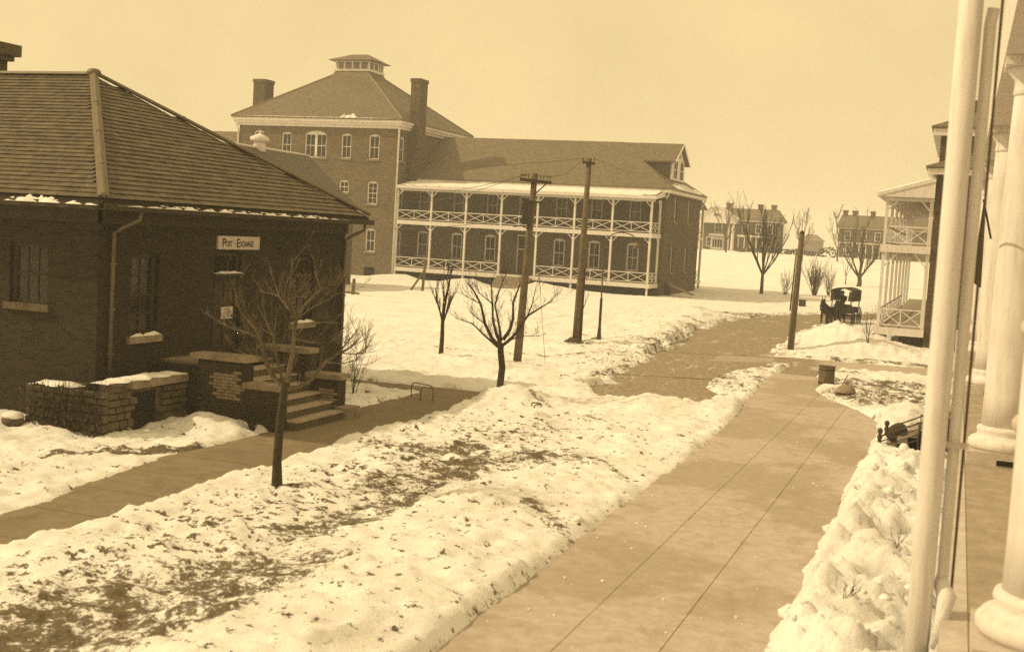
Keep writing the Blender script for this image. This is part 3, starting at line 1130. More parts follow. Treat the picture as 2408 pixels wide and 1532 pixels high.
# hip rolls, ridge roll and finial
for a, b in (((EX + 0.02, EY0 - 0.02, EZ + 0.10), (AX, RY, RZ + 0.11)), ((EX + 0.02, EY1 + 0.02, EZ + 0.10), (AX, RY, RZ + 0.11)), ((-40, RY, RZ + 0.07), (AX, RY, RZ + 0.07))):
    h = MB().tube([a, b], 0.055, 8)
    d_ = (Vector(b) - Vector(a)).normalized()
    side = d_.cross(Vector((0, 0, 1))).normalized()
    dn = side.cross(d_)
    for s in (-1, 1):
        p = [Vector(a) + side * s * 0.03, Vector(a) + side * s * 0.12 - Vector((0, 0, 0.04))]
        q = [Vector(b) + side * s * 0.03, Vector(b) + side * s * 0.12 - Vector((0, 0, 0.04))]
        h.poly([p[0], p[1], q[1], q[0]])
        h.poly([v + Vector((0, 0, 0.012)) for v in (p[0], p[1], q[1], q[0])])
    for t in (0.2, 0.45, 0.7):
        c = Vector(a).lerp(Vector(b), t)
        h.tube([c - d_ * 0.025, c + d_ * 0.025], 0.068, 8)
    h.build('hip_roll', 'metal_roll', px_root)
MB().lathe((AX, RY, RZ), [(0.14, -0.02), (0.19, 0.04), (0.19, 0.12), (0.15, 0.18), (0.05, 0.21)], 14).build('finial', 'metal_roll', px_root, True)
# eaves: soffit, frieze, gutter with snow
e = MB()
e.box(PXX + 0.003, PXX + 0.06, PXY0 - 0.06, PXY1 + 0.06, 4.50, 4.86)
e.box(-45, PXX + 0.06, PXY0 - 0.06, PXY0 - 0.003, 4.50, 4.86)
e.build('frieze', 'trim_dark', px_root)
gB = Face((EX, 0, 0), (0, 1, 0), (1, 0, 0))
gA = Face((0, EY0, 0), (1, 0, 0), (0, -1, 0))
for F_, a, b, nm in ((gB, EY0 - 0.12, EY1 + 0.12, 3), (gA, -45.0, EX + 0.003, 5)):
    g = MB()
    F_.box(g, a, b, 4.80, 4.83, -0.02, 0.14)
    F_.box(g, a, b, 4.83, 4.95, 0.115, 0.14)
    F_.box(g, a, b, 4.83, 4.95, -0.02, 0.0)
    go = g.build('gutter', 'trim_dark', px_root)
    rnd = random.Random(nm)
    if F_ is gB:
        lumpy_strip(F_, 21.0, 31.4, 4.90, 0.01, 0.165, 0.075, 90, 5).build('gutter_snow', 'snow', go, True)
    else:
        for s0, s1, hh in ((-19.6, -18.1, 0.16), (-17.95, -17.1, 0.07), (-20.9, -19.75, 0.05)):
            lumpy_strip(F_, s0, s1, 4.89, 0.01, 0.165, hh, 16, int(-s0 * 9)).build('gutter_snow', 'snow', go, True)
# downspouts
for y, zb in ((21.66, 1.05), (32.30, 0.1)):
    t = [(EX + 0.06, y + 0.28, 4.80), (EX + 0.04, y + 0.26, 4.62), (EX - 0.25, y + 0.10, 4.45), (PXX + 0.10, y, 4.30), (PXX + 0.09, y, zb)]
    dn = MB().tube(t, 0.05, 8)
    for z in (1.6, 2.6, 3.6):
        dn.box(PXX + 0.003, PXX + 0.15, y - 0.065, y + 0.065, z, z + 0.04)
    dn.build('downspout', 'pipe', px_root, True)
bt = MB().tube([(PXX + 0.10, 21.64, 1.12), (PXX + 0.11, 21.62, 0.6), (PXX + 0.12, 21.6, -0.05)], [0.075, 0.085, 0.09], 10)
bt.build('downspout_boot', 'metal_dark', px_root, True)
# chimney standing behind the ridge
c = MB().box(-28.6, -27.2, 27.4, 28.6, 7.5, 9.18)
c.box(-28.9, -26.9, 27.15, 28.85, 9.22, 9.56)
c.box(-28.75, -27.05, 27.28, 28.72, 9.07, 9.218)
c.build('chimney', 'chim_brick', px_root)

# front steps: seven treads between two brick cheek walls with stone copings
ys0, ys1 = 23.62, 25.95
st = MB().box(PXX + 0.002, -16.25, ys0 - 0.43, ys1 + 0.43, -0.1, 1.29).build('stoop', 'px_brick', px_root)
MB().box(PXX + 0.003, -15.95, ys0 + 0.003, ys1 - 0.003, 1.292, 1.36).build('landing_slab', 'stone', st)
nst = 6
for i in range(nst):
    z1 = 1.36 - (i + 1) * 0.197
    x0 = -15.95 + i * 0.345
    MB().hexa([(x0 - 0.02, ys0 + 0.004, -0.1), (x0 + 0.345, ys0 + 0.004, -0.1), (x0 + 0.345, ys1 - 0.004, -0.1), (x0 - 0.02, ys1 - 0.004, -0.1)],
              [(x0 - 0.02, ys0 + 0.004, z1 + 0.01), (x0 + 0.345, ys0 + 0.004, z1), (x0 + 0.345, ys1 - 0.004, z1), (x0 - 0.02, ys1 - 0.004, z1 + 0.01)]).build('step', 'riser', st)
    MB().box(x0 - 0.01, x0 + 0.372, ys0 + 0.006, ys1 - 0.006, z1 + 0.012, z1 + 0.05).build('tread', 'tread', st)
brick_m = MB().hexa([(0, 0, 0), (0.205, 0, 0), (0.205, 0.1, 0), (0, 0.1, 0)], [(0.003, 0.004, 0.062), (0.202, 0.004, 0.062), (0.202, 0.1, 0.062), (0.003, 0.1, 0.062)])
b0 = brick_m.build('brick', 'brick_piece')
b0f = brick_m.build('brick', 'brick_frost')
for yc, left_cheek in ((ys0 - 0.45, True), (ys1 + 0.002, False)):
    y0, y1 = yc, yc + 0.445
    ck = MB().box(-16.25, -15.02, y0 + 0.02, y1 - 0.02, -0.1, 1.52)
    ck.box(-15.02, -14.12, y0 + 0.02, y1 - 0.02, -0.1, 0.95)
    cw = ck.build('cheek_wall', 'mortar', px_root)
    MB().box(-16.45, -14.94, y0 - 0.04, y1 + 0.04, 1.522, 1.645).build('coping', 'stone', cw)
    MB().box(-15.015, -14.02, y0 - 0.05, y1 + 0.05, 0.952, 1.075).build('coping', 'stone', cw)
    # brickwork of the face towards the camera and of the front end
    row = 0
    z = -0.02
    while z < 1.46:
        xa = -16.25 + (0.107 if row % 2 else 0)
        while xa < -14.22:
            if xa + 0.2 < -15.02 or z < 0.9:
                fr = left_cheek and math.hypot((xa + 15.55) / 0.42, (z - 0.92) / 0.33) < random.uniform(0.75, 1.25)  # ragged ellipse of paler bricks
                fr = fr or (not left_cheek and math.hypot((xa + 14.5) / 0.30, (z - 0.45) / 0.28) < random.uniform(0.7, 1.1))
                m = Matrix.Translation((xa, y0 - random.uniform(0.0, 0.006), z)) @ Matrix.Rotation(random.uniform(-0.012, 0.012), 4, 'Z')
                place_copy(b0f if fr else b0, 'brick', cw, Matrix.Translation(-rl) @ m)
            xa += 0.215
        if z < 0.9:
            ya = y0 + (0.02 if row % 2 else 0.02)
            for ya in (y0 + 0.01, y0 + 0.226):
                m = Matrix.Translation((-14.105 + random.uniform(0, 0.005), ya, z)) @ Matrix.Rotation(math.pi / 2, 4, 'Z')
                place_copy(b0, 'brick', cw, Matrix.Translation(-rl) @ m)
        z += 0.0745
        row += 1
MB().box(-14.1, -13.72, ys1 - 0.1, ys1 + 0.5, -0.1, 0.30).build('plinth_block', 'stone', px_root)
bpy.data.objects.remove(b0)
bpy.data.objects.remove(b0f)

# low stone areaway wall wrapping the corner
aw = MB().box(-17.55, -16.62, 21.35, 23.14, -0.1, 0.98)
aw.box(-18.55, -17.72, 20.42, 21.25, -0.1, 0.98)
area = aw.build('areaway', 'stone_dark', px_root)
rnd = random.Random(5)


def stone_run(F_, u0, u1, v0, v1, skip=None):
    v = v0
    while v < v1 - 0.05:
        h = min(rnd.uniform(0.14, 0.21), v1 - v)
        uu = u0
        while uu < u1 - 0.03:
            wd = min(rnd.uniform(0.22, 0.42), u1 - uu)
            if u1 - uu - wd < 0.1:
                wd = u1 - uu
            if not (skip and skip(uu + wd / 2, v + h / 2)):
                s = MB()
                o = rnd.uniform(0.10, 0.14)
                a = [F_.p(uu + 0.006, v + 0.006, 0), F_.p(uu + wd - 0.006, v + 0.006, 0), F_.p(uu + wd - 0.006, v + h - 0.006, 0), F_.p(uu + 0.006, v + h - 0.006, 0)]
                b = [F_.p(uu + 0.022, v + 0.02, o), F_.p(uu + wd - 0.022, v + 0.02, o + rnd.uniform(-0.02, 0.02)), F_.p(uu + wd - 0.022, v + h - 0.02, o), F_.p(uu + 0.022, v + h - 0.02, o)]
                s.hexa(a, b).build('stone', 'stone_dark', area)
            uu += wd
        v += h


FW = Face((-16.62, 0, 0), (0, 1, 0), (1, 0, 0))
FS = Face((0, 20.42, 0), (1, 0, 0), (0, -1, 0))
op = (21.30, 22.12, 0.02, 0.88)
stone_run(FW, 20.42, 23.14, -0.05, 0.98, lambda u_, v_: op[0] - 0.05 < u_ < op[1] + 0.05 and v_ < op[3])
stone_run(FS, -18.6, -16.5, -0.05, 0.98)
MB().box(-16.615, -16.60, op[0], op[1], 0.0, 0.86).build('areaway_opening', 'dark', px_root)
MB().box(-16.66, -16.44, 21.15, 23.1, 0.985, 1.16).build('lintel_stone', 'stone', area)
sc = MB()
FT = Face((-16.5, 0, 0), (0, 1, 0), (1, 0, 0))
lumpy_strip(FT, 20.3, 23.1, 1.162, -0.42, 0.06, 0.085, 26, 8).build('snow_cap', 'snow', area, True)
lumpy_strip(Face((0, 20.4, 0), (1, 0, 0), (0, -1, 0)), -18.5, -17.4, 1.0, -0.4, 0.1, 0.09, 12, 4).build('snow_cap', 'snow', area, True)

# signs fixed to the wall
sb = thing('shop_sign', 'long pale wooden sign lettered POST-EXCHANGE above the door', 'sign', (PXX + 0.05, 25.74, 4.0))
MB().box(PXX + 0.02, PXX + 0.055, 25.70, 27.56, 3.985, 4.30).build('board', 'sign_board', sb)
fr = MB()
for z in (3.975, 4.295):
    fr.box(PXX + 0.015, PXX + 0.07, 25.68, 27.58, z, z + 0.02)
for y in (25.68, 27.56):
    fr.box(PXX + 0.015, PXX + 0.07, y, y + 0.02, 3.996, 4.294)
fr.build('moulding', 'sign_board', sb)


def lettering(root, text, x, y, z, size, width, name='lettering', bold=0.004):
    cu = bpy.data.curves.new(name, 'FONT')
    cu.body = text
    cu.size = size
    cu.extrude = 0.002
    cu.offset = bold
    ob = bpy.data.objects.new(name, cu)
    COL.objects.link(ob)
    bpy.context.view_layer.update()
    dims = ob.dimensions
    me = bpy.data.meshes.new_from_object(ob.evaluated_get(bpy.context.evaluated_depsgraph_get()))
    COL.objects.unlink(ob)
    k = width / max(dims.x, 1e-3)
    me.transform(Matrix(((0, 0, 1, x), (k, 0, 0, y), (0, 1, 0, z), (0, 0, 0, 1))))
    me.transform(Matrix.Translation(-Vector(root.location)))
    me.materials.append(M['ink'])
    o = bpy.data.objects.new(name, me)
    COL.objects.link(o)
    o.parent = root
    return o


lettering(sb, 'P', PXX + 0.058, 25.86, 4.035, 0.31, 0.155)
lettering(sb, 'OST', PXX + 0.058, 26.03, 4.045, 0.21, 0.28)
MB().box(PXX + 0.055, PXX + 0.059, 26.37, 26.46, 4.125, 4.140).build('lettering', 'ink', sb)
lettering(sb, 'E', PXX + 0.058, 26.50, 4.035, 0.31, 0.15)
lettering(sb, 'XCHANGE', PXX + 0.058, 26.67, 4.045, 0.21, 0.63)
MB().box(PXX + 0.055, PXX + 0.059, 27.32, 27.345, 4.047, 4.072).build('lettering', 'ink', sb)
pb = thing('notice_card', 'small square paper notice pinned beside the dark door', 'notice', (PXX + 0.03, 26.2, 2.17))
MB().box(PXX - 0.114, PXX - 0.108, 26.17, 26.70, 2.17, 2.48).build('card', 'sign_board', pb)
for i, (a, b, z) in enumerate(((26.27, 26.50, 2.41), (26.32, 26.58, 2.345), (26.36, 26.52, 2.30), (26.42, 26.56, 2.235))):
    MB().hexa([(PXX - 0.107, a, z), (PXX - 0.105, a, z), (PXX - 0.105, b, z - 0.02), (PXX - 0.107, b, z - 0.02)],
              [(PXX - 0.107, a, z + 0.014), (PXX - 0.105, a, z + 0.014), (PXX - 0.105, b, z + 0.0), (PXX - 0.107, b, z + 0.0)]).build('handwriting', 'ink', pb)

# ================================================================== three-storey tower block
TX0, TX1, TY0, TY1 = -69.0, -51.25, 104.0, 120.5
tow = thing('tower_block', 'three-storey brick block with pyramid roof, louvred cupola and two chimneys', 'building', (TX1, TY0, 0))
FT_ = Face((0, TY0, 0), (1, 0, 0), (0, -1, 0))
FR_ = Face((TX1, 0, 0), (0, 1, 0), (1, 0, 0))
t_open = [(-67.3, -66.15, 11.2, 13.65, 0.14), (-64.1, -62.98, 11.2, 13.55, 0.14), (-61.45, -59.0, 11.15, 13.75, 0.32), (-57.4, -56.28, 11.15, 13.55, 0.14),
          (-54.38, -53.2, 11.15, 13.55, 0.14), (-57.42, -56.34, 7.85, 9.05, 0.14), (-54.32, -53.18, 6.85, 9.05, 0.14), (-54.28, -53.2, 2.25, 4.50, 0.14),
          (-54.25, -53.10, -0.1, 0.75, 0.0)]
r_open = [(104.55, 105.6, 11.1, 13.45, 0.12), (104.9, 105.9, 6.3, 8.4, 0.12), (104.9, 105.9, 2.0, 4.4, 0.12)]
w = MB()
wall_mesh(w, FT_, TX0, TX1, -0.5, 14.35, t_open, 0.22)
wall_mesh(w, FR_, TY0, TY1, -0.5, 14.35, r_open, 0.22)
w.poly([(TX0, TY0, -0.5), (TX0, TY1, -0.5), (TX0, TY1, 14.35), (TX0, TY0, 14.35)])
w.poly([(TX0, TY1, -0.5), (TX1, TY1, -0.5), (TX1, TY1, 14.35), (TX0, TY1, 14.35)])
w.build('wall', 'tower_brick', tow)
for i, o in enumerate(t_open[:8]):
    top = o[3] > 10
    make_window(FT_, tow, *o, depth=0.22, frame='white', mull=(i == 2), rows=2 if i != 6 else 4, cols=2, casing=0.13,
                blind_or_daylight=[(0, 1, 0.0, 1.0)] if top else ([(0.1, 0.8, 0.1, 0.9)] if i == 5 else None))
bw_ = MB()
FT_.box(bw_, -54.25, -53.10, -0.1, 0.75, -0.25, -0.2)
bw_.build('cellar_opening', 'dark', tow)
for o in r_open:
    make_window(FR_, tow, *o, depth=0.22, frame='white', cols=2, rows=2, casing=0.13)
# cornice and roof
cn = MB()
for a, b, z0, z1 in ((0.20, 0.0, 14.1, 14.36), (0.42, 0.0, 14.363, 14.62), (0.58, 0.0, 14.623, 14.86)):
    cn.box(TX0 - a, TX1 + a, TY0 - a, TY1 + a, z0, z1)
cn.build('cornice', 'white', tow)
CX, CY = -60.1, 112.2
rf = MB()
hip_roof(rf, TX0 - 0.65, TX1 + 0.65, TY0 - 0.65, TY1 + 0.65, 14.98, CX - 2.15, CX + 2.15, CY - 1.8, CY + 1.8, 20.0, 0.11)
troof = rf.build('roof', 'slate_far', tow)
for a, b in (((TX1 + 0.65, TY0 - 0.65, 15.0), (CX + 2.15, CY - 1.8, 20.02)), ((TX0 - 0.65, TY0 - 0.65, 15.0), (CX - 2.15, CY - 1.8, 20.02)), ((TX1 + 0.65, TY1 + 0.65, 15.0), (CX + 2.15, CY + 1.8, 20.02))):
    MB().tube([a, b], 0.09, 6).build('hip_roll', 'stone', troof)
lumpy_strip(Face((0, TY0 - 0.6, 0), (1, 0, 0), (0, -1, 0)), -57.4, -55.4, 14.98, -0.5, 0.1, 0.42, 10, 2).build('snow_patch', 'snow', troof, True)
lumpy_strip(Face((0, TY0 - 0.6, 0), (1, 0, 0), (0, -1, 0)), -69.4, -51.2, 14.98, -0.02, 0.08, 0.05, 60, 6).build('snow_patch', 'snow', troof, True)
HX_, HD_ = 1.95, 1.6
cup = MB()
cup.hexa([(CX - HX_ - 0.45, CY - HD_ - 0.45, 19.7), (CX + HX_ + 0.45, CY - HD_ - 0.45, 19.7), (CX + HX_ + 0.45, CY + HD_ + 0.45, 19.7), (CX - HX_ - 0.45, CY + HD_ + 0.45, 19.7)],
         [(CX - HX_, CY - HD_, 20.45), (CX + HX_, CY - HD_, 20.45), (CX + HX_, CY + HD_, 20.45), (CX - HX_, CY + HD_, 20.45)])
cupola = cup.build('cupola', 'slate_far', tow)
k = MB().box(CX - HX_ - 0.1, CX + HX_ + 0.1, CY - HD_ - 0.1, CY + HD_ + 0.1, 20.452, 20.70)
k.box(CX - HX_, CX + HX_, CY - HD_, CY + HD_, 21.40, 21.52)
k.build('cupola_sill', 'white', cupola)
for i in range(5):
    x = CX - HX_ + 0.1 + (2 * HX_ - 0.2) * i / 4
    for y in (CY - HD_ + 0.1, CY + HD_ - 0.1):
        MB().box(x - 0.10, x + 0.10, y - 0.10, y + 0.10, 20.70, 21.40).build('cupola_post', 'white', cupola)
for y in (CY - 0.5, CY + 0.5):
    for x in (CX - HX_ + 0.1, CX + HX_ - 0.1):
        MB().box(x - 0.10, x + 0.10, y - 0.10, y + 0.10, 20.70, 21.40).build('cupola_post', 'white', cupola)
st_ = (2 * HX_ - 0.2) / 4
for i in range(4):
    for j in range(5):
        z = 20.74 + j * 0.128
        x0_ = CX - HX_ + 0.1 + st_ * i + 0.10
        x1_ = x0_ + st_ - 0.20
        y_ = CY - HD_ + 0.04
        MB().hexa([(x0_, y_, z), (x1_, y_, z), (x1_, y_ + 0.12, z + 0.08), (x0_, y_ + 0.12, z + 0.08)],
                  [(x0_, y_, z + 0.025), (x1_, y_, z + 0.025), (x1_, y_ + 0.12, z + 0.105), (x0_, y_ + 0.12, z + 0.105)]).build('louvre', 'cream', cupola)
for i in range(3):
    for j in range(5):
        z = 20.74 + j * 0.128
        y0_ = (CY - HD_ + 0.2, CY - 0.4, CY + 0.6)[i]
        y1_ = (CY - 0.6, CY + 0.4, CY + HD_ - 0.2)[i]
        x_ = CX + HX_ - 0.04
        MB().hexa([(x_, y0_, z), (x_, y1_, z), (x_ - 0.12, y1_, z + 0.08), (x_ - 0.12, y0_, z + 0.08)],
                  [(x_, y0_, z + 0.025), (x_, y1_, z + 0.025), (x_ - 0.12, y1_, z + 0.105), (x_ - 0.12, y0_, z + 0.105)]).build('louvre', 'cream', cupola)
MB().box(CX - HX_ + 0.25, CX + HX_ - 0.25, CY - HD_ + 0.25, CY + HD_ - 0.25, 20.5, 21.45).build('cupola_core', 'dark', cupola)
k = MB()
hip_roof(k, CX - HX_ - 0.55, CX + HX_ + 0.55, CY - HD_ - 0.55, CY + HD_ + 0.55, 21.58, CX - 0.9, CX + 0.9, CY, CY, 22.4, 0.06)
k.build('cupola_roof', 'slate_far', cupola)
for nm, (x0_, x1_, y0_, y1_, z0_, z1_) in {'a': (-70.75, -69.35, 108.9, 110.6, 8.0, 19.35), 'b': (TX1 + 0.05, TX1 + 1.05, 106.2, 107.9, 9.4, 19.2)}.items():
    c = MB().box(x0_, x1_, y0_, y1_, z0_, z1_ - 0.35)
    c.box(x0_ - 0.07, x1_ + 0.07, y0_ - 0.07, y1_ + 0.07, z1_ - 0.35, z1_)
    c.build('chimney', 'chim_brick', tow)
d = MB().tube([(TX1 + 0.30, TY0 - 0.38, 14.2), (TX1 + 0.16, TY0 - 0.12, 13.7), (TX1 + 0.12, TY0 - 0.10, 0.3)], 0.085, 8)
d.build('downspout', 'white', tow, True)
MB().tube([(TX0 - 0.3, TY0 - 0.38, 14.2), (TX0 - 0.06, TY0 - 0.12, 13.7), (TX0 - 0.05, TY0 - 0.10, 0.3)], 0.085, 8).build('downspout', 'white', tow, True)

# far wing beyond the tower, only its roof shows
lw = thing('barracks_annex', 'plain slate roofed wing showing left of the tower block', 'building', (-76, 112, 0))
MB().box(-98, -69.3, 109, 119, -0.5, 10.0).build('wall', 'bar_brick', lw)
k = MB()
hip_roof(k, -99, -68.95, 108.2, 119.8, 10.0, -94, -69.0, 114, 114, 14.25, 0.1)
k.build('roof', 'slate_far', lw)

# low hall between the post exchange and the tower: gabled, its ridge running away from us
mh = thing('brick_hall', 'brick hall with dark gabled roof and round vent, behind the slate roof', 'building', (-50.4, 80, 0))
hxr, hw, hy0, hy1, hze, hzr = -50.4, 4.7, 50.0, 85.4, 6.05, 10.15
w = MB().box(hxr - hw, hxr + hw, hy0, hy1, -0.5, 6.0)
w.poly([(hxr - hw, hy1, 6.0), (hxr + hw, hy1, 6.0), (hxr, hy1, 9.9)])
w.build('wall', 'bar_brick', mh)
hr = None
for s in (1, -1):
    k = MB().hexa([(hxr, hy0, hzr - 0.12), (hxr, hy1 + 0.6, hzr - 0.12), (hxr + s * (hw + 0.6), hy1 + 0.6, hze - 0.52), (hxr + s * (hw + 0.6), hy0, hze - 0.52)],
                  [(hxr, hy0, hzr), (hxr, hy1 + 0.6, hzr), (hxr + s * (hw + 0.6), hy1 + 0.6, hze - 0.40), (hxr + s * (hw + 0.6), hy0, hze - 0.40)])
    o = k.build('roof', 'slate_dark', mh)
    hr = hr or o
MB().tube([(hxr, hy0, hzr + 0.03), (hxr, hy1 + 0.6, hzr + 0.03)], 0.09, 6).build('ridge_roll', 'white', hr)
vc = on_x(610, 350, hxr)
v = MB().lathe((hxr, vc[1], hzr - 0.3), [(0.50, 0.0), (0.46, 0.5), (0.42, 0.85)], 14)
vo = v.build('ventilator', 'white', mh, True)
MB().lathe((hxr, vc[1], hzr + 0.48), [(0.6, 0.0), (0.72, 0.05), (0.72, 0.30), (0.28, 0.52), (0.07, 0.62), (0.05, 0.74)], 14).build('ventilator_cap', 'white', vo, True)
lumpy_strip(Face((hxr + hw + 0.5, 0, 0), (0, 1, 0), (1, 0, 0)), hy1 - 1.6, hy1 + 0.6, 5.68, -0.6, 0.15, 0.28, 8, 3).build('snow_patch', 'snow', hr, True)

# ================================================================== two-storey barracks wing with porches
BX0, BX1, BY0, BY1 = -51.24, -25.4, 107.0, 122.2
bar = thing('barracks_wing', 'two-storey brick barracks with white double-deck porch and end dormer', 'building', (BX1, 104.0, 0))
FBR = Face((0, BY0, 0), (1, 0, 0), (0, -1, 0))
FE = Face((BX1, 0, 0), (0, 1, 0), (1, 0, 0))
lo_c = [-49.55, -45.9, -42.4, -35.4, -31.95, -28.25]
b_open = [(c - 0.58, c + 0.58, 2.0, 4.55, 0.15) for c in lo_c] + [(-39.65, -38.55, 1.0, 4.7, 0.0)]
up_c = [-49.55, -45.9, -42.4, -35.4, -31.95, -28.25]
b_open += [(c - 0.58, c + 0.58, 6.35, 8.55, 0.15) for c in up_c] + [(-39.65, -38.55, 5.42, 8.35, 0.0)]
e_open = [(110.5, 111.5, 6.75, 9.05, 0.12), (116.5, 117.5, 6.75, 9.05, 0.12), (110.2, 111.2, 2.0, 4.4, 0.12), (116.3, 117.3, 2.0, 4.4, 0.12)]
w = MB()
wall_mesh(w, FBR, BX0, BX1, -0.6, 9.45, b_open, 0.22)
wall_mesh(w, FE, BY0, BY1, -0.6, 9.45, e_open, 0.22)
w.poly([(BX0, BY1, -0.6), (BX1, BY1, -0.6), (BX1, BY1, 9.45), (BX0, BY1, 9.45)])
w.build('wall', 'bar_brick', bar)
for i, o in enumerate(b_open):
    if i in (6, 13):
        d = MB()
        FBR.box(d, o[0], o[0] + 0.14, o[2], o[3], -0.2, -0.10)
        FBR.box(d, o[1] - 0.14, o[1], o[2], o[3], -0.2, -0.10)
        FBR.box(d, o[0] + 0.14, o[1] - 0.14, o[3] - 0.14, o[3], -0.2, -0.10)
        FBR.box(d, o[0] + 0.14, o[1] - 0.14, o[2] + 2.3, o[2] + 2.4, -0.2, -0.12)
        dd = d.build('door', 'cream', bar)
        d = MB()
        FBR.box(d, o[0] + 0.14, o[1] - 0.14, o[2], o[2] + 2.3, -0.2, -0.15)
        d.build('door_leaf', 'wood_dark', dd)
        d = MB()
        FBR.box(d, o[0] + 0.14, o[1] - 0.14, o[2] + 2.4, o[3] - 0.14, -0.19, -0.18)
        d.build('transom_pane', 'glass', dd)
        continue
    bl = None
    if i in (9, 10, 11, 12):
        bl = [(0, 1, 0.45, 1.0, 'curtain')] if i != 12 else [(0, 0.45, 0.0, 1.0, 'curtain')]
        if i == 10:
            bl = [(0, 1.0, 0.05, 1.0, 'curtain')]
    if i == 3:  # pale strip imitates daylight seen through from the far side
        bl = [(0, 1, 0.86, 1.0, 'curtain')]
    if i == 4:  # pale patches painted for daylight showing through the room
        bl = [(0.05, 0.3, 0.5, 0.95, 'curtain'), (0.55, 0.95, 0.72, 1, 'curtain'), (0.2, 0.6, 0.12, 0.28, 'curtain')]
    if i == 5:  # daylight through the end room, again as pale patches
        bl = [(0.05, 0.28, 0.55, 0.95, 'curtain'), (0.35, 0.5, 0.5, 0.9, 'curtain'), (0.1, 0.25, 0.1, 0.3, 'curtain')]
    make_window(FBR, bar, *o, depth=0.22, frame='white' if i < 6 else 'cream', cols=2, rows=2, casing=0.13, blind_or_daylight=bl)
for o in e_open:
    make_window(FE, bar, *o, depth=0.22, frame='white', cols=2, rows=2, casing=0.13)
# porch: floors, posts, braces, railings, roof
PY = 104.05
px_posts = [-50.95 + 3.571 * i for i in range(8)]
pz1, pz2, pz3 = 0.95, 5.45, 8.55


def porch_floor(z):
    o = MB().box(BX0 + 0.4, BX1 - 0.35, PY - 0.12, BY0 - 0.003, z - 0.14, z).build('porch_floor', 'floor_wood', bar)
    e = MB().box(BX0 + 0.4, BX1 - 0.30, PY - 0.20, PY - 0.122, z - 0.36, z + 0.02)
    e.box(BX1 - 0.348, BX1 - 0.28, PY - 0.122, BY0 - 0.01, z - 0.36, z + 0.02)
    e.build('floor_beam', 'white', o)


porch_floor(pz1)
porch_floor(pz2)
for i, x in enumerate(px_posts):
    z0 = -0.15 if i in (0, 2, 5, 7) else pz1 - 0.2
    p = MB().box(x - 0.09, x + 0.09, PY - 0.09, PY + 0.09, z0, pz3)
    po = p.build('porch_post', 'white', bar)
    for zt in (pz2 - 0.14, pz3):
        for s in (-1, 1):
            if (i == 0 and s < 0) or (i == 7 and s > 0):
                continue
            MB().bar((x + s * 0.08, PY, zt - 0.72), (x + s * 0.72, PY, zt - 0.06), 0.07, 0.09, (0, 1, 0)).build('brace', 'white', po)
for y in (BY0 - 0.16,):
    x = px_posts[-1]
    p = MB().box(x - 0.09 + 0.1, x + 0.09 + 0.1, y - 0.09, y + 0.09, pz1, pz3)
    po = p.build('porch_post', 'white', bar)
    for zt in (pz2 - 0.14, pz3):
        MB().bar((x + 0.1, y - 0.08, zt - 0.72), (x + 0.1, y - 0.7, zt - 0.06), 0.07, 0.09, (1, 0, 0)).build('brace', 'white', po)


def rail_panel(root, a, b, z, mat='white', t=0.05, mid=True):
    """crossed railing between two posts: rails, balusters and diagonals"""
    a, b = Vector(a), Vector(b)
    r = MB().bar(a + Vector((0, 0, z + 0.98)), b + Vector((0, 0, z + 0.98)), 0.07, 0.07).build('railing', mat, root)
    MB().bar(a + Vector((0, 0, z + 0.16)), b + Vector((0, 0, z + 0.16)), 0.06, 0.06).build('bottom_rail', mat, r)
    parts = [(0, 0.5), (0.5, 1.0)] if mid else [(0, 1)]
    if mid:
        m = a.lerp(b, 0.5)
        MB().bar(m + Vector((0, 0, z + 0.19)), m + Vector((0, 0, z + 0.945)), 0.055, 0.055).build('baluster', mat, r)
    for s, e in parts:
        p, q = a.lerp(b, s), a.lerp(b, e)
        MB().bar(p + Vector((0, -0.006, z + 0.20)), q + Vector((0, -0.006, z + 0.94)), 0.03, t, (0, 0, 1)).build('diagonal', mat, r)
        MB().bar(p + Vector((0, 0.028, z + 0.94)), q + Vector((0, 0.028, z + 0.20)), 0.03, t, (0, 0, 1)).build('diagonal', mat, r)


for lvl, z in ((0, pz1), (1, pz2)):
    for i in range(7):
        if lvl == 0 and i == 3:
            continue
        rail_panel(bar, (px_posts[i] + 0.09, PY, 0), (px_posts[i + 1] - 0.09, PY, 0), z)
    rail_panel(bar, (px_posts[-1] + 0.05, PY + 0.12, 0), (px_posts[-1] + 0.1, BY0 - 0.26, 0), z)
pr = MB()
pr.hexa([(BX0 + 0.35, PY - 0.50, 8.62), (BX1 - 0.1, PY - 0.50, 8.62), (BX1 - 0.1, BY0 - 0.02, 9.22), (BX0 + 0.35, BY0 - 0.02, 9.22)],
        [(BX0 + 0.35, PY - 0.50, 8.74), (BX1 - 0.1, PY - 0.50, 8.74), (BX1 - 0.1, BY0 - 0.02, 9.34), (BX0 + 0.35, BY0 - 0.02, 9.34)])
pro = pr.build('porch_roof', 'slate_far', bar)
k = MB().box(BX0 + 0.35, BX1 - 0.06, PY - 0.545, PY - 0.503, 8.52, 8.80)
k.box(BX0 + 0.5, BX1 - 0.3, PY - 0.07, PY + 0.07, 8.30, 8.60)
k.hexa([(BX1 - 0.098, PY - 0.50, 8.50), (BX1 - 0.05, PY - 0.50, 8.50), (BX1 - 0.05, BY0 - 0.03, 8.9), (BX1 - 0.098, BY0 - 0.03, 8.9)],
       [(BX1 - 0.098, PY - 0.50, 8.78), (BX1 - 0.05, PY - 0.50, 8.78), (BX1 - 0.05, BY0 - 0.03, 9.38), (BX1 - 0.098, BY0 - 0.03, 9.38)])
k.build('fascia', 'white', pro)
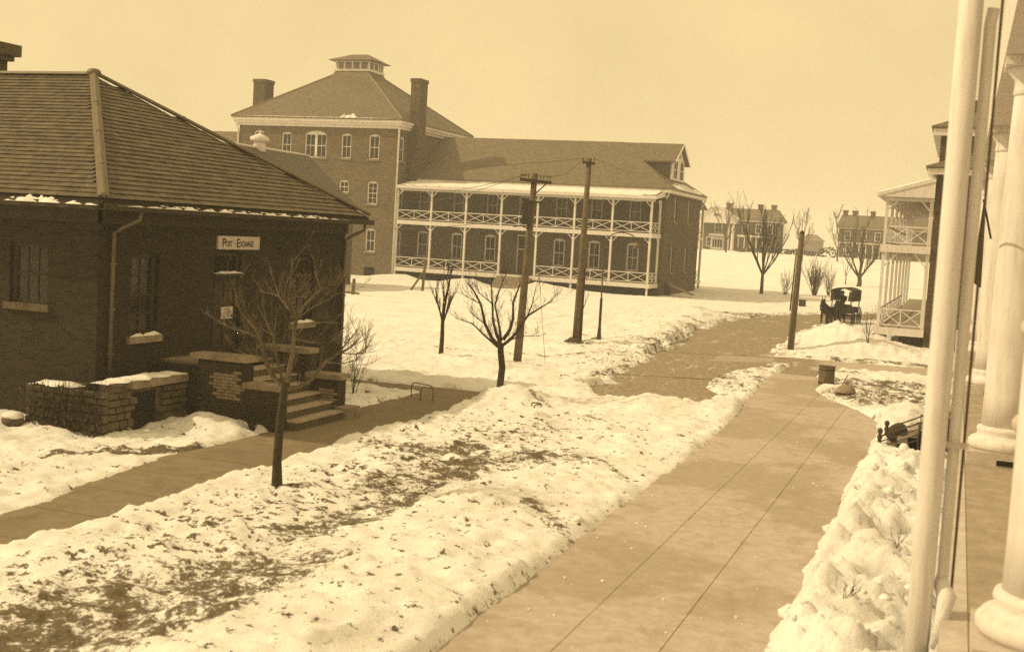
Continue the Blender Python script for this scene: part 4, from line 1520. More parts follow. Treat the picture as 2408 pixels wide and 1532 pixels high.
# snow lying on the porch roof, ragged along the lower edge
rnd = random.Random(21)
sn = MB()
n = 110
xs = [BX0 + 0.5 + (BX1 - 0.4 - BX0 - 0.5) * i / n for i in range(n + 1)]
lows = []
for i, x in enumerate(xs):
    v_ = rnd.uniform(0.0, 0.35)
    if x < -44:
        v_ += 0.35 * (0.5 + 0.5 * math.sin(x * 5.2)) + 0.1
    if x > -26.8:
        v_ += 0.9
    lows.append(v_)


def pr_z(y):
    return 8.74 + (y - (PY - 0.5)) / (BY0 - 0.02 - PY + 0.5) * 0.60


for i in range(n):
    a, b = xs[i], xs[i + 1]
    ya, yb = PY - 0.48 + lows[i], PY - 0.48 + lows[i + 1]
    ye = BY0 - 0.35 - (0.5 if -47.5 < a < -43.5 else 0)
    sn.hexa([(a, ya, pr_z(ya) + 0.003), (b, yb, pr_z(yb) + 0.003), (b, ye, pr_z(ye) + 0.003), (a, ye, pr_z(ye) + 0.003)],
            [(a, ya + 0.08, pr_z(ya) + 0.06), (b, yb + 0.08, pr_z(yb) + 0.07), (b, ye, pr_z(ye) + 0.12), (a, ye, pr_z(ye) + 0.12)])
sn.build('roof_snow', 'snow', pro)
# main roof: ridge, hipped end with a gabled dormer
k = MB()
hip_roof(k, BX0 - 2.0, BX1 + 0.55, BY0 - 0.6, BY1 + 0.6, 9.66, BX0 - 2.0, -31.8, 114.6, 114.6, 14.35, 0.12)
br_ = k.build('roof', 'slate_far', bar)
k = MB().box(BX0 + 0.6, BX1 + 0.48, BY0 - 0.56, BY1 + 0.52, 9.25, 9.535)
k.build('cornice', 'white', bar)
dm = MB()
dm.box(-30.5, -26.35, 112.1, 117.1, 10.2, 12.55)
dmo = dm.build('dormer', 'slate_far', bar)
k = MB().box(-26.348, -26.20, 111.95, 117.25, 10.72, 12.55)
k.poly([(-26.20, 111.95, 12.552), (-26.20, 117.25, 12.552), (-26.20, 114.6, 14.12)])
k.build('dormer_front', 'white', dmo)
for s in (-1, 1):
    k = MB()
    k.hexa([(-32.0, 114.6, 14.16), (-25.8, 114.6, 14.16), (-25.8, 114.6 + s * 3.1, 12.30), (-32.0, 114.6 + s * 3.1, 12.30)],
           [(-32.0, 114.6, 14.32), (-25.8, 114.6, 14.32), (-25.8, 114.6 + s * 3.1, 12.46), (-32.0, 114.6 + s * 3.1, 12.46)])
    k.build('dormer_roof', 'slate_far', dmo)
    MB().bar((-25.77, 114.6, 14.22), (-25.77, 114.6 + s * 3.15, 12.34), 0.05, 0.22, (0, 0, 1)).build('bargeboard', 'white', dmo)
    yc = 114.6 + s * 1.3
    MB().box(-26.197, -26.175, yc - 0.62, yc + 0.62, 10.95, 12.55).build('dormer_window', 'dark', dmo)
    f_ = MB()
    for y in (yc - 0.70, yc - 0.03, yc + 0.62):
        f_.box(-26.195, -26.15, y, y + 0.08, 10.9, 12.6)
    f_.box(-26.195, -26.152, yc - 0.62, yc + 0.62, 11.7, 11.77)
    f_.build('dormer_sash', 'white', dmo)
for j in range(6):
    z = 12.95 + j * 0.17
    hw = 0.42 - 0.0 * j if j < 4 else 0.42 - 0.16 * (j - 3)
    MB().box(-26.18, -26.15, 114.6 - hw, 114.6 + hw, z, z + 0.08).build('louvre', 'wood_dark', dmo)
sp_ = MB()
for i in range(12):
    y = 109.5 + i * 0.9
    h_ = 0.06 + 0.10 * random.random()
    x_a, x_b = BX1 + 0.50, -26.22
    if 111.5 < y < 117.5:
        z_a, z_b = 9.70, 10.25
    else:
        x_b = -26.0
        z_a, z_b = 9.70, 10.05
    sp_.hexa([(x_a, y, z_a), (x_a, y + 0.9, z_a), (x_b, y + 0.9, z_b + 0.25), (x_b, y, z_b + 0.25)], [(x_a, y, z_a + h_), (x_a, y + 0.9, z_a + h_), (x_b, y + 0.9, z_b + 0.32), (x_b, y, z_b + 0.32)])
sp_.build('roof_snow', 'snow', br_)
MB().tube([(BX1 + 0.45, BY0 - 0.5, 9.4), (BX1 + 0.2, BY0 - 0.3, 9.0), (BX1 + 0.0, BY0 - 0.15, 8.7)], 0.07, 7).build('downspout', 'white', bar, True)
MB().tube([(BX1 + 0.45, BY1 + 0.4, 9.4), (BX1 + 0.3, BY1 + 0.25, 8.9), (BX1 + 0.12, BY1 - 0.1, 8.4)], 0.07, 7).build('downspout', 'white', bar, True)
# porch on the far side, seen past the corner
for z in (pz1, pz2):
    MB().box(BX1 - 12, BX1 - 0.1, BY1 + 0.003, BY1 + 3.2, z - 0.3, z).build('porch_floor', 'white', bar)
for x in (BX1 - 0.3, BX1 - 3.8):
    MB().box(x - 0.1, x + 0.1, BY1 + 2.9, BY1 + 3.1, -0.2, 8.6).build('porch_post', 'cream', bar)
rail_panel(bar, (BX1 - 0.3, BY1 + 0.1, 0), (BX1 - 0.3, BY1 + 2.85, 0), pz1, 'cream')
rail_panel(bar, (BX1 - 0.3, BY1 + 0.1, 0), (BX1 - 0.3, BY1 + 2.85, 0), pz2, 'cream')
k = MB().hexa([(BX1 - 12, BY1 + 0.6, 9.15), (BX1, BY1 + 0.6, 9.15), (BX1, BY1 + 3.8, 8.35), (BX1 - 12, BY1 + 3.8, 8.35)],
              [(BX1 - 12, BY1 + 0.6, 9.3), (BX1, BY1 + 0.6, 9.3), (BX1, BY1 + 3.8, 8.5), (BX1 - 12, BY1 + 3.8, 8.5)])
k.build('porch_roof', 'slate_far', bar)
# porch steps
for i in range(6):
    z = pz1 - (i + 1) * 0.158
    y1_ = PY - 0.21 - i * 0.30
    MB().box(-40.2, -36.85, y1_ - 0.32, y1_, z - 0.20, z).build('step', 'wood_plank', bar)
# near-black sheet standing in for the shade under the porch
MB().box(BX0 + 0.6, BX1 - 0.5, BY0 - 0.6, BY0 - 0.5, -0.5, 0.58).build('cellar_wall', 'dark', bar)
# plank ramp by the end wall
rmp = thing('plank_ramp', 'snowy plank ramp leaning at the corner of the barracks', 'ramp', (-24.5, 106.5, 0))
for i in range(4):
    y = 108.2 + i * 0.34 - 2.2
    MB().hexa([(-25.3, y + 2.6, 0.95), (-25.3, y + 2.9, 0.95), (-22.4, y + 0.7, 0.12), (-22.4, y + 0.4, 0.12)],
              [(-25.3, y + 2.6, 1.02), (-25.3, y + 2.9, 1.02), (-22.4, y + 0.7, 0.19), (-22.4, y + 0.4, 0.19)]).build('plank', 'wood_plank', rmp)
MB().box(-25.2, -25.05, 108.7, 109.9, -0.1, 0.94).build('trestle', 'wood_dark', rmp)

# ================================================================== barracks on the right with end-on porch
RY0, RX = 65.0, -1.45
rb = thing('barracks_building', 'brick barracks on the right with white double-deck porch seen end-on', 'building', (RX, RY0, 0))
FRN = Face((0, RY0, 0), (1, 0, 0), (0, -1, 0))
w = MB()
w.box(RX, 14, RY0, 118, -0.4, 9.0)
w.box(RX + 0.25, 14, RY0 + 14, RY0 + 30, 9.0, 14.5)
w.build('wall', 'bar_brick', rb)
k = MB().box(RX - 0.45, 14.4, RY0 - 0.45, 118, 9.003, 9.30)
k.build('cornice', 'white', rb)
k = MB()
hip_roof(k, RX - 0.55, 14.6, RY0 - 0.55, 118, 9.42, 6.0, 7.0, RY0 + 7, 112, 12.5, 0.1)
k.build('roof', 'slate_far', rb)
# upper stage set back behind the first hip
ux, uy = RX - 0.02, RY0 + 3.0
MB().box(ux, 13, uy, uy + 14, 9.5, 11.25).build('upper_wall', 'bar_brick', rb)
MB().box(ux - 0.4, 13.4, uy - 0.4, uy + 14.4, 11.253, 11.62).build('upper_cornice', 'white', rb)
k = MB()
hip_roof(k, ux - 0.5, 13.5, uy - 0.5, uy + 14.5, 11.74, 5.5, 6.5, uy + 6.5, uy + 7.5, 15, 0.1)
k.build('upper_roof', 'slate_far', rb)
rpx = -3.75
for z in (1.02, 5.30):
    o = MB().box(rpx - 0.1, RX - 0.003, RY0 - 0.05, 112, z - 0.12, z).build('porch_floor', 'floor_wood', rb)
    MB().box(rpx - 0.18, RX - 0.01, RY0 - 0.13, RY0 - 0.052, z - 0.36, z + 0.03).build('floor_beam', 'white', o)
    MB().box(rpx - 0.18, rpx - 0.103, RY0 - 0.05, 112, z - 0.36, z + 0.03).build('floor_beam', 'white', o)
ypost = [RY0 + 0.05 + 5.0 * i for i in range(8)]
for i, y in enumerate(ypost):
    po = MB().box(rpx - 0.075, rpx + 0.075, y - 0.075, y + 0.075, 1.05, 7.75).build('porch_post', 'white', rb)
    MB().box(rpx - 0.32, rpx + 0.22, y - 0.25, y + 0.25, -0.3, 0.655).build('pier', 'bar_brick', po)
    for zt in (5.1, 7.75):
        for s in (-1, 1):
            if i == 0 and s < 0:
                continue
            MB().bar((rpx, y + s * 0.08, zt - 0.72), (rpx, y + s * 0.72, zt - 0.06), 0.07, 0.09, (1, 0, 0)).build('brace', 'white', po)
MB().box(RX - 0.22, RX - 0.04, RY0 + 0.02, RY0 + 0.2, 1.05, 8.6).build('porch_post', 'white', rb)
MB().box(RX - 1.2, RX - 0.75, RY0 + 0.6, RY0 + 1.1, -0.3, 0.655).build('pier', 'bar_brick', rb)
for z in (1.02, 5.30):
    rail_panel(rb, (rpx + 0.09, RY0 + 0.05, 0), (RX - 0.22, RY0 + 0.05, 0), z)
    for i in range(5):
        rail_panel(rb, (rpx, ypost[i] + 0.09, 0), (rpx, ypost[i + 1] - 0.09, 0), z)
for zt in (5.1, 8.0):
    MB().bar((rpx + 0.08, RY0 + 0.05, zt - 0.85), (rpx + 0.8, RY0 + 0.05, zt - 0.06), 0.07, 0.09, (0, 1, 0)).build('brace', 'white', rb)
    MB().bar((RX - 0.2, RY0 + 0.05, zt - 0.85), (RX - 0.9, RY0 + 0.05, zt - 0.06), 0.07, 0.09, (0, 1, 0)).build('brace', 'white', rb)
k = MB().hexa([(rpx - 0.5, RY0 - 0.4, 7.80), (RX - 0.003, RY0 - 0.4, 8.62), (RX - 0.003, 112, 8.62), (rpx - 0.5, 112, 7.80)],
              [(rpx - 0.5, RY0 - 0.4, 7.98), (RX - 0.003, RY0 - 0.4, 8.80), (RX - 0.003, 112, 8.80), (rpx - 0.5, 112, 7.98)])
pro2 = k.build('porch_roof', 'white', rb)
MB().poly([(rpx - 0.45, RY0 - 0.36, 7.79), (RX - 0.01, RY0 - 0.36, 7.79), (RX - 0.01, RY0 - 0.36, 8.60)]).build('gable_board', 'white', pro2)
MB().box(rpx - 0.1, RX - 0.01, RY0 - 0.06, RY0 + 0.12, 7.60, 7.78).build('plate_beam', 'white', pro2)
k = MB().hexa([(rpx - 0.45, RY0 - 0.35, 7.985), (RX - 0.1, RY0 - 0.35, 8.79), (RX - 0.1, 112, 8.79), (rpx - 0.45, 112, 7.985)],
              [(rpx - 0.40, RY0 - 0.30, 8.08), (RX - 0.1, RY0 - 0.30, 8.86), (RX - 0.1, 112, 8.86), (rpx - 0.40, 112, 8.08)])
k.build('roof_snow', 'snow', pro2)

# ================================================================== columned portico in the right foreground
ZP = 1.2
por = thing('columned_portico', 'white columned porch running away along the right edge, nearest building', 'porch', (0.2, 12, 0))
fl = MB().box(0.36, 6, 4, 100, ZP - 0.25, ZP).build('porch_deck', 'floor_wood', por)
MB().box(0.10, 0.357, 4, 100, ZP - 0.30, ZP + 0.012).build('deck_edge', 'cream', fl)
MB().box(0.18, 0.40, 4, 100, -0.4, ZP - 0.302).build('foundation', 'stone_dark', por)
cy_list = [11.6, 23.1, 34.9, 46.7, 58.5, 70.3, 82.1, 93.9]
CXR, CRAD = 1.02, 0.42
for i, y in enumerate(cy_list):
    c = MB().lathe((CXR, y, ZP), [(CRAD * 1.02, 0.62), (CRAD, 1.2), (CRAD, 2.6), (CRAD * 0.97, 4.2), (CRAD * 0.90, 5.8), (CRAD * 0.85, 6.55)], 36)
    co = c.build('column', 'white', por, True)
    MB().lathe((CXR, y, ZP), [(CRAD * 1.40, 0.24), (CRAD * 1.50, 0.30), (CRAD * 1.50, 0.38), (CRAD * 1.38, 0.44), (CRAD * 1.20, 0.47), (CRAD * 1.14, 0.53), (CRAD * 1.20, 0.58), (CRAD * 1.16, 0.63), (CRAD * 1.0, 0.66)], 36).build('column_base', 'white', co, True)
    MB().box(CXR - CRAD * 1.55, CXR + CRAD * 1.55, y - CRAD * 1.55, y + CRAD * 1.55, ZP + 0.002, ZP + 0.24).build('plinth', 'cream', co)
    MB().box(CXR - 0.14, CXR + 0.20, y - CRAD * 1.55 - 0.02, y - CRAD * 1.55 + 0.02, ZP + 0.03, ZP + 0.12).build('vent_slot', 'dark', co)
    MB().lathe((CXR, y, ZP), [(CRAD * 0.85, 6.5), (CRAD * 0.92, 6.56), (CRAD * 0.88, 6.62), (CRAD * 0.88, 6.78), (CRAD * 1.10, 6.9), (CRAD * 1.22, 7.0)], 36).build('capital', 'white', co, True)
    MB().box(CXR - CRAD * 1.3, CXR + CRAD * 1.3, y - CRAD * 1.3, y + CRAD * 1.3, ZP + 7.0, ZP + 7.16).build('abacus', 'white', co)
c0 = bpy.data.objects['column']
# three round bosses standing proud of the nearest shaft on its far left side
for z in (3.33, 4.21, 4.63):
    MB().blob((CXR - 0.36, 11.6 + 0.22, z), 0.10, 0.10, 0.10, 14, 10, 0).build('round_boss', 'cream', c0, True)
MB().box(0.45, 1.6, 4, 100, ZP + 7.165, ZP + 8.6).build('entablature', 'white', por)
# near post with its rainwater pipe
pp = thing('porch_post', 'tall round white post in the near right foreground', 'post', (-0.32, 12.6, 0))
q0 = on_y(2183, 800, 12.6)
q1 = on_y(2240, 800, 12.6)
PRX, PRR = (q0[0] + q1[0]) / 2 + 0.02, (q1[0] - q0[0]) / 2 * 1.02
pp.location = (PRX, 12.6, 0)
MB().lathe((PRX, 12.6, 0), [(PRR * 1.05, -0.3), (PRR * 1.03, 2), (PRR, 5), (PRR * 0.97, 10.5)], 28).build('shaft', 'white', pp, True)
rp = thing('rain_pipe', 'thin white rainwater pipe strapped beside the near round post', 'pipe', (PRX + PRR + 0.1, 12.75, 0))
pxp = PRX + PRR + 0.075
MB().tube([(pxp + 0.02, 12.72, 7.25), (pxp, 12.72, 7.1), (pxp, 12.72, 4.0), (pxp, 12.72, 1.62), (pxp - 0.02, 12.70, 1.50)], 0.058, 14).build('pipe', 'white', rp, True)
MB().tube([(pxp + 0.095, 12.80, 10), (pxp + 0.095, 12.80, 0.0)], 0.014, 8).build('conduit', 'pipe', rp, True)
MB().box(pxp - 0.16, pxp + 0.14, 12.60, 12.70, 2.92, 2.97).build('strap', 'cream', rp)
MB().tube([(pxp - 0.02, 12.68, 1.56), (pxp + 0.05, 12.60, 1.42), (pxp + 0.02, 12.55, 1.20), (pxp - 0.05, 12.5, 0.9)], [0.065, 0.10, 0.07, 0.03], 10).build('ice_lump', 'snow', rp, True)
# dark flag hanging from a pole on the second column
fg = thing('hanging_flag', 'dark flag hanging in a long point beside the second column', 'flag', (0.62, 22.2, 4))
fm = MB()
pts = [on_y(2312, 480, 22.2), on_y(2300, 560, 22.2), on_y(2288, 655, 22.2), on_y(2286, 663, 22.2), on_y(2304, 676, 22.2), on_y(2309, 600, 22.2), on_y(2314, 520, 22.2)]
fm.poly([tuple(p) for p in pts])
fm.poly([(p[0] + 0.02, p[1] + 0.10, p[2]) for p in reversed(pts)])
for a, b in zip(pts, pts[1:] + pts[:1]):
    fm.poly([tuple(a), tuple(b), (b[0] + 0.02, b[1] + 0.10, b[2]), (a[0] + 0.02, a[1] + 0.10, a[2])])
fm.build('cloth', 'flag', fg)
p0, p1 = on_y(2313, 470, 22.25), on_y(2330, 560, 22.9)
MB().tube([tuple(p0), tuple(p1)], 0.02, 8).build('staff', 'wood_dark', fg, True)

# ================================================================== bare trees and shrubs
def grow(mb, p, d, length, r, level, rnd, spread=0.6, up=0.25, kids=(3, 5), min_r=0.003, segs=4):
    pts, rad = [Vector(p)], [r]
    d = Vector(d).normalized()
    for i in range(segs):
        d = (d + Vector((rnd.uniform(-1, 1), rnd.uniform(-1, 1), rnd.uniform(-0.6, 1))) * 0.10 + Vector((0, 0, up * 0.12))).normalized()
        pts.append(pts[-1] + d * length / segs)
        rad.append(max(min_r, r * (1 - 0.62 * (i + 1) / segs)))
    mb.tube(pts, rad, 6 if r > 0.02 else (4 if r > 0.008 else 3), cap=False)
    if level <= 0:
        return
    for k in range(rnd.randint(*kids)):
        t = rnd.uniform(0.25, 1.0)
        i = min(segs - 1, int(t * segs))
        q = pts[i].lerp(pts[i + 1], t * segs - i)
        dd = (pts[i + 1] - pts[i]).normalized()
        side = Vector((rnd.uniform(-1, 1), rnd.uniform(-1, 1), rnd.uniform(-0.3, 0.7))).normalized()
        nd = (dd + side * spread + Vector((0, 0, up))).normalized()
        grow(mb, q, nd, length * rnd.uniform(0.38, 0.68), max(min_r, rad[i] * 0.55), level - 1, rnd, spread, up, kids, min_r, max(2, segs - 1))


def limb(mb, pts, r0, r1):
    n = len(pts)
    mb.tube(pts, [r0 + (r1 - r0) * i / (n - 1) for i in range(n)], 7, cap=False)


def drawn_tree(name, label, cat, base_px, y, trunk, limbs, mapx, mapy, r_trunk, seed, mat_crown, twig=0.8, group=None):
    """a tree whose main limbs follow the photograph; depth is spread out around the trunk"""
    rnd = random.Random(seed)
    f = on_y(*base_px, y)
    foot = np.array([f[0], y, float(height(f[0], y)) - 0.06])
    t = thing(name, label, cat, tuple(foot), group)
    tp = [tuple(foot)] + [tuple(on_y(mapx(a), mapy(b), y)) for a, b in trunk[1:]]
    mb = MB()
    mb.tube(tp, [r_trunk * (1.25 if i == 0 else 1.0 - 0.25 * i / len(tp)) for i in range(len(tp))], 10, cap=False)
    mb.build('trunk', 'bark', t, True)
    cr, tw = MB(), MB()
    ends = {}
    for li, (r0, r1, pts) in enumerate(limbs):
        a0 = pts[0]
        y0 = y
        for q, yv in ends.items():
            if abs(q[0] - a0[0]) + abs(q[1] - a0[1]) < 30:
                y0 = yv
        slope = rnd.choice([-1, 1]) * rnd.uniform(0.25, 0.95) * twig
        wp = []
        for i, (a, b) in enumerate(pts):
            yy_ = y0 + slope * (i / (len(pts) - 1)) ** 1.1
            ends[(a, b)] = yy_
            wp.append(Vector(on_y(mapx(a), mapy(b), yy_)))
        limb(cr, wp, r0, r1)
        for i in range(1, len(wp)):
            for k in range(4 if r0 > 0.02 else 3):
                q = wp[i - 1].lerp(wp[i], rnd.random())
                dd = (wp[i] - wp[i - 1]).normalized()
                nd = dd + Vector((rnd.uniform(-1, 1), rnd.uniform(-1, 1), rnd.uniform(-0.2, 0.9))) * 0.8
                grow(tw, q, nd, twig * rnd.uniform(0.25, 0.75), 0.0075, 2, rnd, 0.7, 0.3, (1, 3), 0.003, 3)
    cr.build('crown', mat_crown, t, True)
    to_ = tw.build('twigs', mat_crown, t, True)
    to_['kind'] = 'stuff'
    return t


zx3, zy3 = (lambda a: 450.2 + a * 0.2694), (lambda b: 525.3 + b * 0.2694)
drawn_tree('young_tree', 'nearest pruned bare sapling in front of the stone steps', 'tree', (651, 1152), 18.35,
           [(745, 2320), (748, 2060), (775, 1720), (815, 1420), (835, 1380)],
           [(0.050, 0.010, [(815, 1430), (720, 1345), (675, 1260), (640, 1170), (625, 1090), (600, 1000), (560, 920), (500, 850), (430, 770), (400, 690), (378, 565)]),
            (0.016, 0.006, [(600, 1000), (480, 950), (330, 905), (225, 845)]),
            (0.052, 0.012, [(835, 1400), (850, 1280), (880, 1150), (895, 1000), (905, 880), (930, 800), (1000, 700), (1060, 640), (1130, 580), (1165, 550)]),
            (0.018, 0.006, [(905, 880), (850, 720), (855, 640), (885, 310)]), (0.018, 0.007, [(930, 800), (840, 740), (770, 640), (690, 420)]),
            (0.012, 0.005, [(770, 640), (720, 620), (600, 590)]), (0.012, 0.006, [(1060, 640), (1130, 580), (1075, 425)]),
            (0.014, 0.005, [(930, 830), (1060, 730), (1200, 660), (1285, 600)]), (0.030, 0.008, [(805, 1400), (770, 1280), (740, 1160), (715, 980), (680, 920), (625, 785)]),
            (0.036, 0.012, [(830, 1440), (950, 1420), (1060, 1350), (1170, 1210), (1290, 1130), (1390, 1080), (1425, 1050)]),
            (0.014, 0.006, [(1290, 1130), (1350, 1050), (1450, 930)]), (0.014, 0.006, [(1170, 1210), (1300, 1220), (1420, 1200), (1480, 1165)]),
            (0.012, 0.006, [(1300, 1130), (1420, 1140), (1500, 1135), (1530, 1070)]), (0.012, 0.005, [(895, 1000), (1000, 880), (1150, 860), (1300, 870)]),
            (0.012, 0.005, [(895, 1000), (1040, 1040), (1180, 1040), (1280, 1020)]), (0.012, 0.005, [(640, 1170), (500, 1150), (380, 1100)]),
            (0.010, 0.004, [(860, 660), (920, 640), (1010, 640)]), (0.010, 0.004, [(770, 640), (800, 640), (840, 485)]), (0.010, 0.004, [(715, 980), (640, 930), (560, 935)])],
           zx3, zy3, 0.085, 3, 'bark_pale', 0.75)
zx4, zy4 = (lambda a: 787.9 + a * 0.2938), (lambda b: 525.3 + b * 0.2938)
drawn_tree('young_tree', 'bare round-headed sapling with dark trunk in front of the nearest pole', 'tree', (1174, 945), 31.68,
           [(1310, 1430), (1320, 1300), (1338, 1150), (1325, 1020), (1328, 960)],
           [(0.062, 0.012, [(1320, 990), (1250, 910), (1200, 800), (1165, 640), (1110, 540), (1040, 450)]), (0.055, 0.014, [(1325, 965), (1290, 880), (1265, 780), (1258, 640), (1250, 470)]),
            (0.040, 0.010, [(1330, 940), (1320, 850), (1300, 750), (1280, 650), (1320, 520), (1370, 400)]), (0.055, 0.022, [(1345, 930), (1400, 850), (1425, 760), (1425, 630), (1480, 490)]),
            (0.050, 0.010, [(1340, 975), (1400, 930), (1470, 850), (1540, 740), (1620, 690), (1700, 640), (1740, 620)]), (0.022, 0.008, [(1540, 740), (1580, 640), (1605, 520)]),
            (0.034, 0.008, [(1305, 990), (1180, 880), (1100, 800), (960, 755)]), (0.018, 0.006, [(1165, 640), (1080, 600), (1010, 550)]), (0.018, 0.006, [(1258, 640), (1160, 560), (1090, 460)]),
            (0.016, 0.006, [(1200, 800), (1140, 760), (1080, 710)]), (0.016, 0.006, [(1400, 930), (1520, 900), (1640, 900)])],
           zx4, zy4, 0.105, 9, 'bark', 0.7)


def plain_tree(name, label, px, py, h, r, seed, fork=0.35, spread=0.5, kids=(3, 5), levels=3, y=None, mat='bark', n_limbs=6, group=None, limb_len=0.7, lean=(0, 0), min_r=0.004, up=0.35, cat='tree'):
    rnd = random.Random(seed)
    f = hit(px, py) if y is None else on_y(px, py, y)
    foot = Vector((f[0], f[1], float(height(f[0], f[1])) - 0.08))
    t = thing(name, label, cat, tuple(foot), group)
    top = foot + Vector((lean[0], lean[1], h * fork))
    mid = foot.lerp(top, 0.5) + Vector((rnd.uniform(-1, 1), rnd.uniform(-1, 1), 0)) * r * 0.4
    MB().tube([foot, mid, top], [r * 1.2, r, r * 0.85], 9, cap=False).build('trunk', mat, t, True)
    cr = MB()
    grow(cr, top, (lean[0] * 0.2, lean[1] * 0.2, 1), h * (1 - fork), r * 0.75, levels, rnd, spread, up, kids, min_r, 5)
    for k in range(n_limbs):
        a = k * 2.4 + rnd.uniform(-0.3, 0.3)
        nd = Vector((math.cos(a) * spread * 1.3, math.sin(a) * spread * 1.3, rnd.uniform(0.7, 1.2)))
        grow(cr, foot.lerp(top, rnd.uniform(0.85, 1.0)), nd, h * (1 - fork) * limb_len * rnd.uniform(0.75, 1.1), r * 0.5, levels - 1, rnd, spread, up, kids, min_r, 5)
    cr.build('crown', mat, t, True)
    return t


plain_tree('young_tree', 'slender upright sapling standing in open snow left of the poles', 1037, 829, 3.1, 0.075, 5, 0.42, 0.42, (3, 4), 3, limb_len=0.6, min_r=0.005)
plain_tree('young_tree', 'thin whip of a sapling close behind the tall pole', 1366, 786, 2.9, 0.05, 8, 0.45, 0.3, (2, 3), 2, n_limbs=3, min_r=0.007)
plain_tree('street_tree', 'tall vase-shaped bare tree between the barracks and the lone pole', 1790, 690, 7.4, 0.17, 12, 0.30, 0.42, (4, 6), 3, n_limbs=8, min_r=0.014, limb_len=0.95, mat='twig_far')
plain_tree('street_tree', 'thin tall bare tree in front of the pedimented house', 1706, 600, 7.8, 0.16, 15, 0.30, 0.40, (3, 4), 3, y=215, n_limbs=5, min_r=0.022, limb_len=0.9, mat='twig_far')
plain_tree('street_tree', 'bare tree rising behind the top of the lone pole', 1886, 602, 6.6, 0.13, 19, 0.32, 0.40, (3, 4), 3, y=200, n_limbs=5, min_r=0.020, limb_len=0.9, mat='twig_far')
plain_tree('street_tree', 'thick-trunked spreading bare tree above the wagon', 2019, 673, 5.6, 0.26, 23, 0.22, 0.62, (3, 5), 3, n_limbs=6, min_r=0.016, limb_len=0.85, mat='twig_far')
plain_tree('street_tree', 'slim forked sapling behind the wagon top', 1988, 668, 3.6, 0.06, 27, 0.3, 0.4, (2, 3), 2, n_limbs=3, min_r=0.012, mat='twig_far')
plain_tree('street_tree', 'faint bare tree before the left end of the distant brick house', 1969, 612, 6.6, 0.12, 31, 0.3, 0.42, (3, 4), 3, y=205, n_limbs=5, min_r=0.02, mat='twig_far')
plain_tree('street_tree', 'faint bare tree at the centre of the distant brick house', 2005, 612, 7.0, 0.12, 35, 0.3, 0.42, (3, 4), 3, y=210, n_limbs=5, min_r=0.02, mat='twig_far')


def shrub(label, px, py, h, w_, n, seed, mat='bark', rr=0.008, leaves=False, y=None):
    rnd = random.Random(seed)
    f = hit(px, py) if y is None else on_y(px, py, y)
    foot = Vector((f[0], f[1], float(height(f[0], f[1])) - 0.03))
    t = thing('bare_shrub', label, 'shrub', tuple(foot))
    mb = MB()
    for i in range(n):
        a = rnd.uniform(0, 6.28)
        s = rnd.uniform(0.1, 1.0) * w_ / h
        grow(mb, foot + Vector((rnd.uniform(-0.12, 0.12) * w_, rnd.uniform(-0.12, 0.12) * w_, 0)), (math.cos(a) * s, math.sin(a) * s, 1), h * rnd.uniform(0.6, 1.05), rr, 1, rnd, 0.5, 0.2, (2, 4), rr * 0.45, 4)
    mb.build('stems', mat, t, True)
    return t


shrub('low twiggy shrub in the snow beside the left cheek wall of the steps', 592, 1003, 0.62, 0.45, 40, 2, y=22.7)
shrub('small bare shrub at the right corner of the brick steps', 832, 922, 1.0, 0.45, 7, 4, rr=0.013)
shrub('dense round twiggy bush between the lone pole and the mules', 1915, 694, 3.0, 1.5, 46, 6, 'twig_far', 0.03)
shrub('thin pale bush just left of the lone pole', 1846, 692, 2.2, 1.2, 20, 8, 'twig_far', 0.02)
shrub('sparse bush close behind the mules', 1948, 694, 2.6, 1.0, 24, 10, 'twig_far', 0.02)
shrub('small bare stems in the snow mound below the wagon', 2040, 806, 1.3, 0.5, 6, 12, 'bark', 0.014)
shrub('snow-buried twigs in the bank low at the right', 1990, 1405, 0.22, 0.25, 6, 14, 'bark', 0.006)
shrub('few bare stems in the bank beside the near post', 2105, 1285, 0.26, 0.22, 4, 16, 'bark', 0.006)
# withered vines hanging on the stone corner of the post exchange
vn = thing('withered_vine', 'withered dark vine clinging to the low stone wall at the brick corner', 'vine', (-17.6, 20.2, 0))
rnd = random.Random(44)
mb, lf = MB(), MB()
for i in range(60):
    x = rnd.uniform(-18.7, -16.45)
    p = Vector((x, 20.26 - rnd.uniform(0, 0.06), rnd.uniform(-0.02, 0.25)))
    grow(mb, p, (rnd.uniform(-0.35, 0.35), rnd.uniform(-0.10, 0.02), 1), rnd.uniform(0.5, 1.05), 0.010, 1, rnd, 0.45, 0.2, (2, 4), 0.004, 4)
for i in range(240):
    x, z = rnd.uniform(-18.7, -16.5), rnd.uniform(0.02, 1.05) ** 0.9
    c = Vector((x, 20.24 - rnd.uniform(0.0, 0.14), z))
    a = Vector((rnd.uniform(-1, 1), rnd.uniform(-0.6, 0.6), rnd.uniform(-1, 1))).normalized() * rnd.uniform(0.03, 0.06)
    b = a.cross(Vector((0.3, 1, 0.1))).normalized() * rnd.uniform(0.025, 0.05)
    lf.poly([c - a, c + b, c + a, c - b])
mb.build('stems', 'bark', vn)
lo_ = lf.build('withered_leaves', 'bark', vn)
lo_['kind'] = 'stuff'
bo = hit(30, 1000)
MB().blob((bo[0], bo[1], bo[2] + 0.05), 0.30, 0.24, 0.16, 12, 8, 0.06)
bb = MB().blob((0, 0, 0.08), 0.26, 0.22, 0.14, 12, 8, 0.08).build('boulder', 'stone_dark', None, True)
bb.location = tuple(bo)
tag(bb, 'dark boulder with a cap of snow at the far left', 'boulder')
MB().blob((bo[0], bo[1], bo[2] + 0.19), 0.24, 0.20, 0.10, 12, 8, 0.06).build('snow_cap', 'snow', bb, True)

